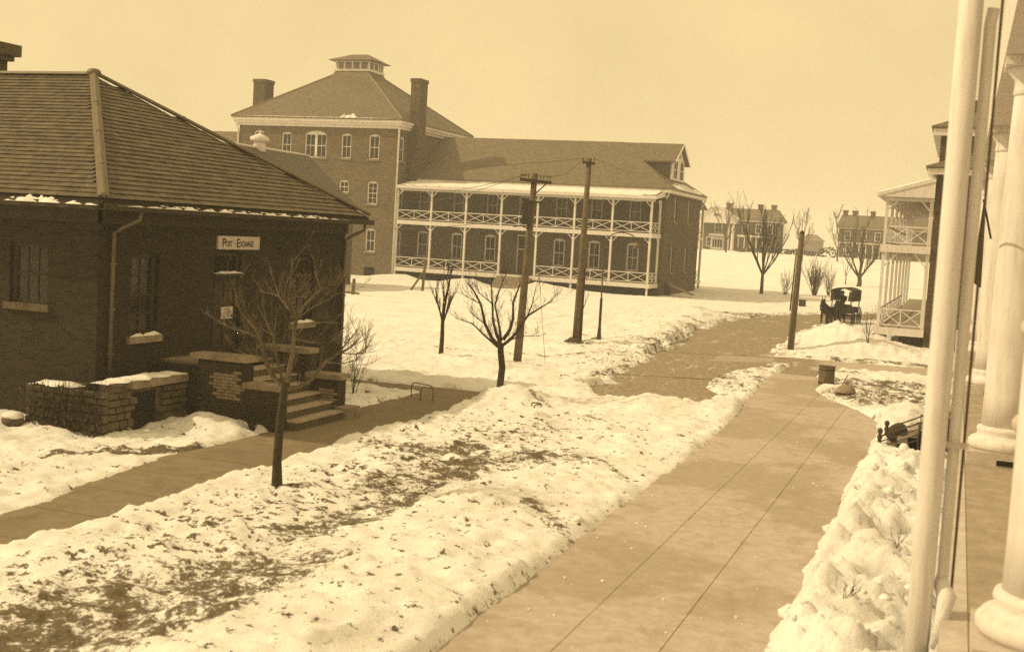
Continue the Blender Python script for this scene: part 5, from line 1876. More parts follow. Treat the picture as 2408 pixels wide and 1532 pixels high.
# ================================================================== poles, wires, lamp
def insulator(mb, c):
    mb.lathe(c, [(0.012, 0), (0.012, 0.08), (0.032, 0.08), (0.036, 0.13), (0.02, 0.17)], 7)


def pole(label, px, py, y, top_px, r0, r1, cat='utility pole'):
    f = on_y(px, py, y)
    a = Vector((f[0], y, float(height(f[0], y)) - 0.15))
    b = Vector(on_y(*top_px, y))
    t = thing('utility_pole', label, cat, tuple(a))
    MB().tube([a, a.lerp(b, 0.5), b], [r0, (r0 + r1) / 2, r1], 12).build('shaft', 'wood_pole', t, True)
    return t, a, b


p1, a1, b1 = pole('nearest wooden pole with wide crossarm and transformer box', 1215, 866, 40.0, (1258, 408), 0.155, 0.105)
arm_dir = Vector((1.0, 0.12, -0.02)).normalized()
c1 = a1.lerp(b1, 0.965)
ar = MB().bar(c1 - arm_dir * 0.47 + Vector((0, -0.13, 0)), c1 + arm_dir * 0.66 + Vector((0, -0.13, -0.05)), 0.09, 0.11)
aro = ar.build('crossarm', 'wood_dark', p1)
W1 = []
for s in (-0.42, -0.30, -0.17, 0.15, 0.27, 0.38, 0.50, 0.61):
    q = c1 + arm_dir * s + Vector((0, -0.13, 0.05 - 0.03 * max(0, s)))
    im = MB()
    insulator(im, q)
    im.build('insulator', 'porcelain', aro)
    W1.append(q + Vector((0, 0, 0.14)))
MB().bar(c1 + Vector((0.08, -0.13, -0.5)), c1 + arm_dir * 0.5 + Vector((0, -0.13, -0.08)), 0.03, 0.04).build('arm_brace', 'wood_dark', p1)
c2 = a1.lerp(b1, 0.80)
MB().box(c2.x - 0.22, c2.x + 0.06, c2.y - 0.34, c2.y - 0.10, c2.z - 0.42, c2.z + 0.35).build('transformer', 'metal_dark', p1)
MB().bar(c2 + Vector((-0.3, -0.16, 0.42)), c2 + Vector((0.42, -0.16, 0.36)), 0.06, 0.07).build('crossarm', 'wood_dark', p1)
c3 = a1.lerp(b1, 0.715)
MB().tube([c3 + Vector((0.0, -0.1, 0.0)), c3 + Vector((-0.25, -0.25, 0.10)), c3 + Vector((-0.5, -0.35, 0.05))], 0.02, 6).build('bracket', 'metal_dark', p1)
p2_, a2, b2 = pole('tallest wooden pole with short crossarm, behind the nearest pole', 1353, 816, 50.0, (1386, 372), 0.17, 0.11)
c1 = a2.lerp(b2, 0.975)
aro = MB().bar(c1 + Vector((-0.26, -0.13, 0.02)), c1 + Vector((0.30, -0.13, -0.03)), 0.08, 0.11).build('crossarm', 'wood_dark', p2_)
W2 = []
for s in (-0.22, 0.12, 0.26):
    q = c1 + Vector((s, -0.13, 0.05))
    im = MB()
    insulator(im, q)
    im.build('insulator', 'porcelain', aro)
    W2.append(q + Vector((0, 0, 0.14)))
MB().tube([a2 + Vector((0.20, 0.03, 0)), a2.lerp(b2, 0.42) + Vector((0.17, 0.02, 0))], [0.06, 0.04], 8).build('stub', 'wood_dark', p2_, True)  # dark strip added to imitate the shaded right side of the pole
MB().blob((a2.x - 0.05, a2.y - 0.1, a2.z + 0.16), 0.42, 0.4, 0.22, 10, 7, 0.2).build('earth_mound', 'joint', p2_, True)
p4_, a4, b4 = pole('lone dark pole without arms by the snow mound on the right', 1858, 830, 56.7, (1886, 548), 0.155, 0.12)
MB().tube([a4.lerp(b4, 0.35) + Vector((-0.19, -0.02, 0)), a4.lerp(b4, 0.84) + Vector((-0.17, -0.02, 0))], 0.035, 7).build('cable_guard', 'wood_pole', p4_, True)
MB().lathe(tuple(b4), [(0.12, -0.02), (0.13, 0.02), (0.07, 0.10), (0.02, 0.14)], 10).build('cap', 'metal_dark', p4_, True)
# gooseneck lamp post
f = on_y(1407, 815, 51.3)
fz = float(height(f[0], 51.3)) - 0.05
lp = thing('street_lamp', 'thin iron lamp post with gooseneck arm right of the tallest pole', 'street lamp', (f[0], 51.3, fz))
lt = on_y(1421, 562, 51.3)
MB().tube([(f[0], 51.3, fz), (f[0] + 0.0, 51.3, fz + 1.9), (f[0], 51.3, fz + 1.95), (lt[0], 51.3, lt[2])], [0.065, 0.06, 0.035, 0.024], 9).build('post', 'metal_dark', lp, True)
MB().lathe((f[0], 51.3, fz), [(0.10, 0), (0.09, 0.3), (0.07, 0.5), (0.085, 0.55), (0.06, 0.6)], 10).build('base', 'metal_dark', lp, True)
arc = []
pa, pc = on_y(1428, 566, 51.3), on_y(1499, 572, 51.3)
for i in range(13):
    an = math.pi * (1 - i / 12 * 0.92)
    cx_, rr_ = (pa[0] + pc[0]) / 2, (pc[0] - pa[0]) / 2
    arc.append((cx_ + rr_ * math.cos(an), 51.3, pa[2] + 0.42 * math.sin(an) + (pc[2] - pa[2]) * i / 12))
MB().tube([(lt[0], 51.3, lt[2] - 0.02)] + arc, 0.024, 7).build('gooseneck', 'metal_dark', lp, True)
e_ = arc[-1]
MB().lathe((e_[0], 51.3, e_[2] - 0.30), [(0.02, -0.06), (0.09, 0.0), (0.19, 0.08), (0.17, 0.12), (0.05, 0.2), (0.03, 0.3)], 14).build('lamp_shade', 'metal_roll', lp, True)


def wire(label, a, b, sag, r=0.012, group=None):
    a, b = Vector(a), Vector(b)
    pts = []
    for i in range(25):
        t = i / 24
        p = a.lerp(b, t)
        p.z -= sag * 4 * t * (1 - t)
        pts.append(p)
    o = MB().tube(pts, r, 4).build('overhead_wire', 'metal_dark', None, True)
    rebase(o, tuple(a))
    tag(o, label, 'wire', group)


gw = 'wires strung from the poles'
wire('lower of two overhead wires from the nearest crossarm to the tower corner', W1[1], (-51.0, 103.7, 7.5), 0.6, 0.012)
wire('upper of two overhead wires from the nearest crossarm to the tower corner', W1[2], (-51.0, 103.7, 8.4), 0.5, 0.012)
wire('overhead wire climbing from the nearest crossarm to the tallest pole', W1[6], W2[0], 0.25, 0.011)
wire('overhead wire from the tallest pole to the barracks gable', W2[2], (-26.0, 112.5, 12.6), 0.9, 0.013)
wire('overhead wire from the tallest pole far off to the left', W2[0], (-46.0, 70.0, 10.2), 1.0, 0.012)
wire('low service wire from the transformer to the brick hall', c2 + Vector((-0.2, -0.2, -0.2)), (-45.9, 80.0, 4.9), 0.5, 0.011)
gp = on_y(1283, 862, 41.0)
wire('thin guy wire pegged in the snow right of the nearest pole', tuple(on_y(1262, 560, 41.0)), (gp[0], 41.0, 0.0), 0.0, 0.008)

# ================================================================== small street things
# hoops of pipe guarding the walk
def hoop(label, pts, r=0.016, h=0.33):
    w_ = [Vector(on_z(*p, 0.12)) for p in pts]
    t = thing('pipe_hoop', label, 'hoop', (w_[0].x, w_[0].y, 0.0))
    up = [w_[0] + Vector((0, 0, -0.15))] + [w_[0] + Vector((0, 0, h * 0.7)), w_[0].lerp(w_[-1], 0.06) + Vector((0, 0, h * 0.93)), w_[0].lerp(w_[-1], 0.15) + Vector((0, 0, h))]
    dn = [w_[0].lerp(w_[-1], 0.85) + Vector((0, 0, h)), w_[0].lerp(w_[-1], 0.94) + Vector((0, 0, h * 0.93)), w_[-1] + Vector((0, 0, h * 0.7)), w_[-1] + Vector((0, 0, -0.15))]
    MB().tube(up + dn, r, 8).build('bent_pipe', 'metal_roll', t, True)
    c = w_[0].lerp(w_[-1], 0.62) + Vector((0.05, -0.25, 0))
    MB().tube([w_[-1] + Vector((0, 0, h * 0.8)), c + Vector((0.0, 0, h * 0.9)), c + Vector((-0.05, -0.02, h * 0.6)), c + Vector((-0.05, -0.02, -0.15))], r, 8).build('side_stay', 'metal_roll', t, True)


hoop('bent pipe hoop guarding the corner of the side path', [(967, 925), (1018, 935)])
hoop('bent pipe hoop half buried right of the dark-trunked sapling', [(1250, 956), (1272, 958)], 0.02, 0.12)
# box beside the walk
f = on_z(1942, 906, 0.02)
bx = thing('litter_box', 'upright square bin beside the far end of the walk', 'bin', (f[0], f[1], 0))
rot = Matrix.Translation((f[0], f[1], 0.0)) @ Matrix.Rotation(math.radians(38), 4, 'Z')


def rbox(x0, x1, y0, y1, z0, z1):
    return MB().hexa([rot @ Vector(p) for p in ((x0, y0, z0), (x1, y0, z0), (x1, y1, z0), (x0, y1, z0))], [rot @ Vector(p) for p in ((x0, y0, z1), (x1, y0, z1), (x1, y1, z1), (x0, y1, z1))])


bo_ = rbox(-0.20, 0.20, -0.20, 0.20, 0.0, 0.70).build('body', 'wood_pole', bx)
for z in (0.10, 0.56):
    rbox(-0.212, 0.212, -0.212, 0.212, z, z + 0.05).build('band', 'metal_dark', bx)
rbox(-0.225, 0.225, -0.225, 0.225, 0.702, 0.74).build('lid', 'wood_pole', bx)
# domed cover on a low dark base
f = on_z(1988, 931, 0.0)
wb = thing('domed_cover', 'pale dome-shaped cover on a dark base behind the bin', 'cover', (f[0], f[1], 0.0))
MB().lathe((f[0], f[1], 0.0), [(0.30, -0.05), (0.30, 0.10), (0.26, 0.115)], 18).build('base', 'wood_dark', wb, True)
MB().lathe((f[0], f[1], 0.0), [(0.33, 0.118), (0.335, 0.16), (0.30, 0.25), (0.24, 0.32), (0.14, 0.37), (0.085, 0.385), (0.075, 0.45), (0.10, 0.46), (0.09, 0.50), (0.03, 0.51)], 20).build('dome', 'wood_plank', wb, True)
MB().tube([(f[0] - 0.30, f[1] + 0.1, 0.05), (f[0] - 0.10, f[1] + 0.15, 0.45), (f[0] + 0.02, f[1] + 0.2, 0.72)], 0.016, 6).build('prop_stick', 'wood_pole', wb, True)
# small dark trunk by the far road
f = hit(1886, 720)
tb = thing('field_box', 'small dark box standing by the far bend of the road', 'box', tuple(f))
MB().box(f[0] - 0.28, f[0] + 0.28, f[1] - 0.25, f[1] + 0.25, f[2] - 0.05, f[2] + 0.55).build('case', 'wood_dark', tb)
MB().box(f[0] - 0.31, f[0] + 0.31, f[1] - 0.28, f[1] + 0.28, f[2] + 0.552, f[2] + 0.60).build('lid', 'wood_dark', tb)
# stair rail with ball-topped newels, and a barrel
sr = thing('stair_railing', 'dark iron stair railing with ball-topped newels in the snow bank', 'railing', (-1.5, 30.5, 0))
for y, xn in ((30.5, -1.50), (32.0, -1.42)):
    n_ = MB().lathe((xn, y, -0.05), [(0.05, 0), (0.045, 0.34), (0.065, 0.36), (0.06, 0.42), (0.035, 0.45), (0.05, 0.48), (0.068, 0.53), (0.05, 0.59), (0.02, 0.61)], 12)
    n_.build('newel', 'metal_dark', sr, True)
    for k in range(4):
        if y > 31 and k > 1:
            continue
        MB().tube([(xn + 0.03, y, 0.36 - k * 0.135), (0.10, y, 1.10 - k * 0.135)], 0.014 if k else 0.02, 7).build('rail', 'metal_dark', sr, True)
    MB().tube([(-0.60, y, -0.1), (-0.60, y, 0.80)], 0.026, 8).build('upright', 'metal_dark', sr, True)
for i in range(6):
    MB().box(-1.35 + i * 0.25, 0.18, 30.6, 31.9, 0.0, 0.19 * (i + 1)).build('stair_tread', 'tread', por)
br = thing('barrel', 'dark barrel lying behind the stair railing', 'barrel', (-1.05, 31.2, 0.2))
MB().tube([(-1.18, 30.72, 0.40), (-1.16, 30.88, 0.40), (-1.13, 31.1, 0.40), (-1.10, 31.35, 0.40), (-1.08, 31.5, 0.40)], [0.19, 0.21, 0.22, 0.21, 0.19], 18).build('staves', 'wood_dark', br, True)
for y in (30.84, 31.4):
    MB().tube([(-1.17 + (y - 30.8) * 0.13, y - 0.02, 0.40), (-1.17 + (y - 30.8) * 0.13, y + 0.02, 0.40)], 0.214, 18).build('hoop_band', 'metal_dark', br)
# posts in the snow before the barracks
for lab, p, top, braced in (('leaning braced wooden post left of the barracks steps', (993, 683), (1001, 610), True), ('thin wooden stake in the snow near the tower corner', (829, 692), (833, 655), False)):
    f = hit(*p)
    tp_ = on_y(top[0], top[1], f[1])
    t = thing('wooden_post', lab, 'post', tuple(f))
    MB().bar((f[0], f[1], f[2] - 0.2), tuple(tp_), 0.16, 0.16).build('upright', 'wood_pole', t)
    if braced:
        q = on_y(968, 684, f[1])
        MB().bar((q[0], f[1] - 0.3, f[2] - 0.1), (tp_[0] - 0.05, f[1] - 0.1, f[2] + (tp_[2] - f[2]) * 0.62), 0.13, 0.13).build('brace', 'wood_pole', t)
    else:
        MB().bar((f[0] - 0.7, f[1], f[2] + 0.12), (f[0] + 0.5, f[1], f[2] + 0.10), 0.1, 0.1).build('foot_rail', 'wood_dark', t)

# ================================================================== mule team, covered wagon, driver
def skin_body(name, mat, parent, verts, edges, radii, root=0, sub=2):
    me = bpy.data.meshes.new(name)
    o = Vector((0, 0, 0))
    r = parent
    while r is not None:
        o += r.location
        r = r.parent
    me.from_pydata([tuple(Vector(v) - o) for v in verts], edges, [])
    me.materials.append(M[mat])
    ob = bpy.data.objects.new(name, me)
    COL.objects.link(ob)
    ob.parent = parent
    sk = ob.modifiers.new('skin', 'SKIN')
    sl_ = me.skin_vertices[0] if me.skin_vertices else None
    if sl_ is None:
        bm_ = __import__('bmesh').new()
        bm_.from_mesh(me)
        bm_.verts.layers.skin.verify()
        bm_.to_mesh(me)
        bm_.free()
        sl_ = me.skin_vertices[0]
    for i, rr in enumerate(radii):
        sl_.data[i].radius = (rr, rr) if isinstance(rr, (int, float)) else rr
        sl_.data[i].use_root = (i == root)
    sk.use_smooth_shade = True
    if sub:
        ss = ob.modifiers.new('sub', 'SUBSURF')
        ss.levels = ss.render_levels = sub
    return ob


def mule(label, x, y, heading, z0):
    t = thing('mule', label, 'mule', (x, y, z0), 'mules harnessed to the wagon')
    ch, sh = math.cos(heading), math.sin(heading)

    def P(f_, s_, z):
        return (x + ch * f_ - sh * s_, y + sh * f_ + ch * s_, z0 + z)
    V = [P(-0.62, 0, 1.12), P(-0.25, 0, 1.10), P(0.15, 0, 1.08), P(0.52, 0, 1.14),            # trunk: croup, loin, belly, chest
         P(0.74, 0, 1.42), P(0.92, 0, 1.66), P(1.08, 0, 1.62), P(1.30, 0, 1.38), P(1.40, 0, 1.28),   # neck, poll, face, muzzle
         P(-0.70, 0.15, 0.86), P(-0.58, 0.16, 0.62), P(-0.74, 0.16, 0.48), P(-0.70, 0.16, 0.07), P(-0.64, 0.16, 0.03),
         P(-0.70, -0.15, 0.86), P(-0.58, -0.16, 0.62), P(-0.74, -0.16, 0.48), P(-0.70, -0.16, 0.07), P(-0.64, -0.16, 0.03),
         P(0.50, 0.16, 0.82), P(0.52, 0.16, 0.46), P(0.50, 0.16, 0.08), P(0.55, 0.16, 0.03),
         P(0.50, -0.16, 0.82), P(0.54, -0.16, 0.46), P(0.50, -0.16, 0.08), P(0.55, -0.16, 0.03),
         P(0.90, 0.07, 1.78), P(0.88, 0.11, 1.98), P(0.90, -0.07, 1.78), P(0.88, -0.11, 1.98),
         P(-0.82, 0, 1.05), P(-0.92, 0, 0.72), P(-0.92, 0, 0.45)]
    E_ = [(0, 1), (1, 2), (2, 3), (3, 4), (4, 5), (5, 6), (6, 7), (7, 8), (0, 9), (9, 10), (10, 11), (11, 12), (12, 13), (0, 14), (14, 15), (15, 16), (16, 17), (17, 18),
          (3, 19), (19, 20), (20, 21), (21, 22), (3, 23), (23, 24), (24, 25), (25, 26), (5, 27), (27, 28), (5, 29), (29, 30), (0, 31), (31, 32), (32, 33)]
    Rr = [0.25, 0.25, 0.27, 0.25, 0.17, 0.12, 0.125, 0.085, 0.075, 0.14, 0.09, 0.06, 0.045, 0.05, 0.14, 0.09, 0.06, 0.045, 0.05,
          0.10, 0.06, 0.045, 0.05, 0.10, 0.06, 0.045, 0.05, 0.04, 0.015, 0.04, 0.015, 0.05, 0.05, 0.03]
    skin_body('body', 'horse', t, V, E_, Rr, 1)
    col_ = MB()
    ring = []
    for i in range(17):
        a = i / 16 * 2 * math.pi
        ring.append(P(0.60 + 0.10 * math.sin(a), 0.26 * math.cos(a), 1.20 + 0.33 * math.sin(a)))
    col_.tube(ring, 0.045, 7).build('collar', 'wagon', t, True)
    for s_ in (-1, 1):
        MB().tube([P(0.58, s_ * 0.27, 1.10), P(0, s_ * 0.31, 0.98), P(-0.9, s_ * 0.30, 0.86)], 0.015, 5).build('trace', 'wagon', t, True)
    return t


wx, wy = -7.15, 84.8
wz = float(terrain(wx, wy)) - 0.02
hd = math.radians(-99)
qa, qb = on_y(1944, 740, 81.2), on_y(1974, 740, 81.2)
mule('dark mule on the outer left of the wagon team', qa[0], 81.2, hd - 0.05, wz)
mule('dark mule on the inner right of the wagon team', qb[0], 81.4, hd + 0.02, wz)
wg = thing('covered_wagon', 'dark covered wagon with open front on the bend of the road', 'wagon', (wx, wy, wz))
WR = Matrix.Translation((wx, wy, wz)) @ Matrix.Rotation(hd, 4, 'Z')


def wp_(f_, s_, z):
    return WR @ Vector((f_, s_, z))


def wbox(f0, f1, s0, s1, z0, z1):
    return MB().hexa([wp_(f0, s0, z0), wp_(f1, s0, z0), wp_(f1, s1, z0), wp_(f0, s1, z0)], [wp_(f0, s0, z1), wp_(f1, s0, z1), wp_(f1, s1, z1), wp_(f0, s1, z1)])


wbox(-1.3, 1.0, -0.60, 0.60, 0.82, 1.22).build('wagon_body', 'wagon', wg)
wbox(0.95, 1.35, -0.58, 0.58, 0.70, 0.76).build('footboard', 'wagon', wg)
wbox(0.35, 0.72, -0.56, 0.56, 1.222, 1.40).build('seat', 'wagon', wg)
for s in (-0.64, 0.64):
    for fz_ in (0.98, -1.28):
        MB().bar(wp_(fz_, s, 1.20), wp_(fz_, s, 2.28), 0.07, 0.07).build('bow_post', 'wagon', wg)
top = MB()
n = 8
for i in range(n):
    a0_, a1_ = -0.74 + 1.48 * i / n, -0.74 + 1.48 * (i + 1) / n
    z0_, z1_ = 2.28 + 0.20 * (1 - (a0_ / 0.74) ** 2), 2.28 + 0.20 * (1 - (a1_ / 0.74) ** 2)
    top.hexa([wp_(-1.4, a0_, z0_), wp_(1.15, a0_, z0_), wp_(1.15, a1_, z1_), wp_(-1.4, a1_, z1_)], [wp_(-1.4, a0_, z0_ + 0.07), wp_(1.15, a0_, z0_ + 0.07), wp_(1.15, a1_, z1_ + 0.07), wp_(-1.4, a1_, z1_ + 0.07)])
cv = top.build('canopy', 'canvas', wg)
for s in (-1, 1):
    MB().hexa([wp_(-1.38, s * 0.70, 1.62), wp_(1.1, s * 0.70, 1.62), wp_(1.1, s * 0.73, 1.62), wp_(-1.38, s * 0.73, 1.62)],
              [wp_(-1.38, s * 0.71, 2.30), wp_(1.1, s * 0.71, 2.30), wp_(1.1, s * 0.74, 2.30), wp_(-1.38, s * 0.74, 2.30)]).build('side_curtain', 'canvas', cv)
    MB().hexa([wp_(1.10, s * 0.44, 1.66), wp_(1.13, s * 0.44, 1.66), wp_(1.13, s * 0.735, 1.62), wp_(1.10, s * 0.735, 1.62)],
              [wp_(1.10, s * 0.52, 2.30), wp_(1.13, s * 0.52, 2.30), wp_(1.13, s * 0.735, 2.30), wp_(1.10, s * 0.735, 2.30)]).build('front_flap', 'canvas', cv)
for f_, R_ in ((0.72, 0.48), (-0.95, 0.60)):
    MB().tube([wp_(f_, -0.78, R_), wp_(f_, 0.78, R_)], 0.04, 8).build('axle', 'wagon', wg)
    for s in (-0.78, 0.78):
        ri = MB().tube([wp_(f_ + R_ * math.cos(a), s, R_ + R_ * math.sin(a)) for a in [i * math.pi / 14 for i in range(29)]], 0.04, 6)
        wo = ri.build('wheel', 'wagon', wg, True)
        MB().tube([wp_(f_, s - 0.09, R_), wp_(f_, s + 0.09, R_)], 0.085, 10).build('hub', 'wagon', wo)
        for i in range(12):
            a = i * math.pi / 6
            MB().bar(wp_(f_, s, R_), wp_(f_ + R_ * math.cos(a), s, R_ + R_ * math.sin(a)), 0.025, 0.025, (0.1, 0.2, 1)).build('spoke', 'wagon', wo)
MB().tube([wp_(0.8, 0, 0.62), wp_(4.7, 0, 0.75)], 0.04, 8).build('tongue', 'wagon', wg)
MB().bar(wp_(1.75, -0.9, 0.66), wp_(1.75, 0.9, 0.66), 0.06, 0.08).build('doubletree', 'wagon', wg)
dv = thing('person', 'wagon driver in dark coat and hat seated holding the reins', 'person', tuple(wp_(0.5, 0.12, 1.40)))


def dp(f_, s_, z):
    return tuple(wp_(0.52 + f_, -0.05 + s_, 1.42 + z))


V = [dp(0, 0, 0.05), dp(0.0, 0, 0.28), dp(0.02, 0, 0.48), dp(0.03, 0, 0.58), dp(0.05, 0, 0.68), dp(0.05, 0, 0.76),
     dp(0.02, 0.20, 0.48), dp(0.08, 0.25, 0.24), dp(0.32, 0.14, 0.20), dp(0.02, -0.20, 0.48), dp(0.08, -0.25, 0.24), dp(0.32, -0.14, 0.20),
     dp(0.10, 0.10, 0.02), dp(0.42, 0.13, 0.02), dp(0.48, 0.13, -0.40), dp(0.58, 0.13, -0.44), dp(0.10, -0.10, 0.02), dp(0.42, -0.13, 0.02), dp(0.48, -0.13, -0.40), dp(0.58, -0.13, -0.44)]
E_ = [(0, 1), (1, 2), (2, 3), (3, 4), (4, 5), (2, 6), (6, 7), (7, 8), (2, 9), (9, 10), (10, 11), (0, 12), (12, 13), (13, 14), (14, 15), (0, 16), (16, 17), (17, 18), (18, 19)]
skin_body('body', 'cloth', dv, V, E_, [0.16, 0.16, 0.15, 0.065, 0.09, 0.085, 0.085, 0.06, 0.045, 0.085, 0.06, 0.045, 0.095, 0.075, 0.055, 0.05, 0.095, 0.075, 0.055, 0.05], 0)
hc = Vector(dp(0.06, 0, 0.70))
MB().blob((hc.x, hc.y, hc.z), 0.088, 0.088, 0.115, 14, 10, 0).build('face', 'skin', dv, True)
MB().lathe((hc.x, hc.y, hc.z + 0.055), [(0.17, 0.0), (0.175, 0.012), (0.10, 0.022), (0.095, 0.11), (0.05, 0.14)], 16).build('hat', 'cloth', dv, True)
for s in (-1, 1):
    MB().tube([dp(0.36, s * 0.12, 0.20), tuple(wp_(2.2, s * 0.4, 1.25)), tuple(wp_(4.6, s * 0.55, 1.35))], 0.01, 4).build('rein', 'wagon', wg)

# ================================================================== distant houses
HY = 230.0
gz = float(height(-42, HY))
h1 = thing('pedimented_house', 'distant brick house with white pedimented portico on the hill', 'house', (-42, HY, gz))
FH = Face((0, HY, gz), (1, 0, 0), (0, -1, 0))
MB().box(-47.2, -33.2, HY + 1.5, HY + 11, gz - 1, gz + 6.0).build('wall', 'far_brick', h1)
k = MB()
hip_roof(k, -47.9, -32.6, HY + 0.8, HY + 11.8, gz + 6.2, -47.0, -33.6, HY + 6.2, HY + 6.4, gz + 8.3, 0.2)
k.build('roof', 'slate_far', h1)
MB().box(-47.7, -32.8, HY + 1.0, HY + 11.6, gz + 5.7, gz + 6.0).build('cornice', 'white', h1)
for x in (-43.4, -37.2, -34.6):
    c = MB().box(x - 0.45, x + 0.45, HY + 5.8, HY + 6.8, gz + 7.6, gz + 9.0)
    c.box(x - 0.55, x + 0.55, HY + 5.7, HY + 6.9, gz + 9.0, gz + 9.25)
    c.build('chimney', 'chim_brick', h1)
pd_ = MB()
pd_.poly([(-48.2, HY - 1.6, gz + 6.0), (-40.4, HY - 1.6, gz + 6.0), (-44.3, HY - 1.6, gz + 8.1)])
pd_.hexa([(-48.4, HY - 1.7, gz + 5.95), (-44.3, HY - 1.7, gz + 8.1), (-44.3, HY + 5, gz + 8.1), (-48.4, HY + 5, gz + 5.95)], [(-48.6, HY - 1.9, gz + 6.1), (-44.3, HY - 1.9, gz + 8.3), (-44.3, HY + 5, gz + 8.3), (-48.6, HY + 5, gz + 6.1)])
pd_.hexa([(-44.3, HY - 1.7, gz + 8.1), (-40.2, HY - 1.7, gz + 5.95), (-40.2, HY + 5, gz + 5.95), (-44.3, HY + 5, gz + 8.1)], [(-44.3, HY - 1.9, gz + 8.3), (-40.0, HY - 1.9, gz + 6.1), (-40.0, HY + 5, gz + 6.1), (-44.3, HY + 5, gz + 8.3)])
pd_.box(-48.2, -40.4, HY - 1.6, HY + 1.5, gz + 5.1, gz + 6.0)
pdo = pd_.build('pediment', 'white', h1)
ar_ = MB().poly([(-44.3 + 0.55 * math.cos(a), HY - 1.62, gz + 6.45 + 0.5 * math.sin(a)) for a in [i * math.pi / 8 for i in range(9)]])
ar_.build('fanlight', 'slate_far', pdo)
for x in (-47.7, -46.9, -41.9, -41.0):
    MB().lathe((x, HY - 1.1, gz), [(0.36, -0.4), (0.32, 0.3), (0.29, 2.5), (0.25, 4.9), (0.33, 5.1)], 12).build('portico_column', 'white', h1, True)


def far_window(root, x, z0_, w_, h_, y=HY + 1.5, g=None):
    g = gz if g is None else g
    f_ = MB().box(x - w_ / 2 - 0.12, x + w_ / 2 + 0.12, y - 0.06, y - 0.003, g + z0_ - 0.12, g + z0_ + h_ + 0.12).build('window', 'white', root)
    for s in (-1, 1):
        for j in (0, 1):
            MB().box(x + (s - 1) / 2 * w_ / 2 + 0.03, x + (s + 1) / 2 * w_ / 2 - 0.03, y - 0.075, y - 0.062, g + z0_ + j * h_ / 2 + 0.03, g + z0_ + (j + 1) * h_ / 2 - 0.03).build('pane', 'dark', f_)


for x in (-44.3,):
    far_window(h1, x, 3.4, 1.3, 1.7)
for x in (-39.2, -36.6, -34.4):
    far_window(h1, x, 3.6, 0.9, 1.6)
far_window(h1, -46.0, 0.7, 0.8, 1.6)
MB().box(-45.6, -43.0, HY + 1.40, HY + 1.497, gz + 0.1, gz + 2.5).build('entrance', 'white', h1)
for x in (-45.1, -44.6, -44.1, -43.6):
    MB().box(x - 0.17, x + 0.17, HY + 1.36, HY + 1.398, gz + 0.5, gz + 2.0).build('entrance_light', 'dark', h1)
MB().box(-45.9, -42.7, HY + 0.4, HY + 1.39, gz + 2.6, gz + 3.1).build('balcony', 'white', h1)
MB().box(-40.2, -34.0, HY - 0.8, HY + 1.497, gz + 2.7, gz + 3.1).build('sun_porch_roof', 'white', h1)
MB().box(-40.0, -34.2, HY - 0.5, HY + 1.49, gz - 0.8, gz + 0.6).build('sun_porch_base', 'cream', h1)
for i in range(6):
    x = -39.95 + i * 1.14
    MB().box(x - 0.09, x + 0.09, HY - 0.5, HY - 0.3, gz + 0.6, gz + 2.7).build('sun_porch_post', 'white', h1)
MB().box(-39.8, -34.4, HY - 0.1, HY + 0.0, gz + 0.6, gz + 2.7).build('sun_porch_glass', 'far_brick', h1)
MB().box(-45.8, -42.8, HY - 1.5, HY + 0.3, gz - 0.6, gz + 0.05).build('front_steps', 'far_brick', h1)
g2 = float(height(-16, HY))
h2 = thing('brick_house', 'distant dark brick double house partly hidden by the right porch', 'house', (-16, HY, g2))
MB().box(-21.5, -2.0, HY, HY + 10, g2 - 1, g2 + 5.6).build('wall', 'far_brick', h2)
k = MB()
hip_roof(k, -22.0, -1.5, HY - 0.5, HY + 10.5, g2 + 5.7, -21.6, -4, HY + 5, HY + 5.2, g2 + 8.0, 0.2)
k.build('roof', 'slate_far', h2)
MB().box(-21.9, -1.6, HY - 0.4, HY + 10.4, g2 + 5.3, g2 + 5.6).build('cornice', 'cream', h2)
for x in (-21.0, -19.3, -16.0):
    c = MB().box(x - 0.4, x + 0.4, HY + 4.6, HY + 5.6, g2 + 7.2, g2 + 8.6)
    c.box(x - 0.5, x + 0.5, HY + 4.5, HY + 5.7, g2 + 8.6, g2 + 8.85)
    c.build('chimney', 'chim_brick', h2)
for x in (-19.9, -17.0, -14.5):
    far_window(h2, x, 3.3, 0.9, 1.5, HY, g2)
    far_window(h2, x, 0.5, 0.9, 1.6, HY, g2)
MB().box(-21.3, -12.5, HY - 2.6, HY - 0.003, g2 + 2.55, g2 + 2.85).build('porch_roof', 'cream', h2)
for i in range(8):
    x = -21.1 + i * 1.2
    MB().box(x - 0.08, x + 0.08, HY - 2.5, HY - 2.34, g2 - 0.5, g2 + 2.55).build('porch_post', 'white', h2)
g3 = float(height(-33, 330))
h3 = thing('cottage', 'tiny faint square house on the skyline behind the lone pole', 'house', (-33, 400, g3))
q = on_y(1905, 575, 400)
MB().box(q[0] - 3.4, q[0] + 3.4, 400, 408, g3 - 1, q[2] + 1.4).build('wall', 'far_brick', h3)
k = MB()
hip_roof(k, q[0] - 3.8, q[0] + 3.8, 399.5, 408.5, q[2] + 1.4, q[0] - 1.5, q[0] + 1.5, 404, 404.2, q[2] + 3.4, 0.2)
k.build('roof', 'slate_far', h3)


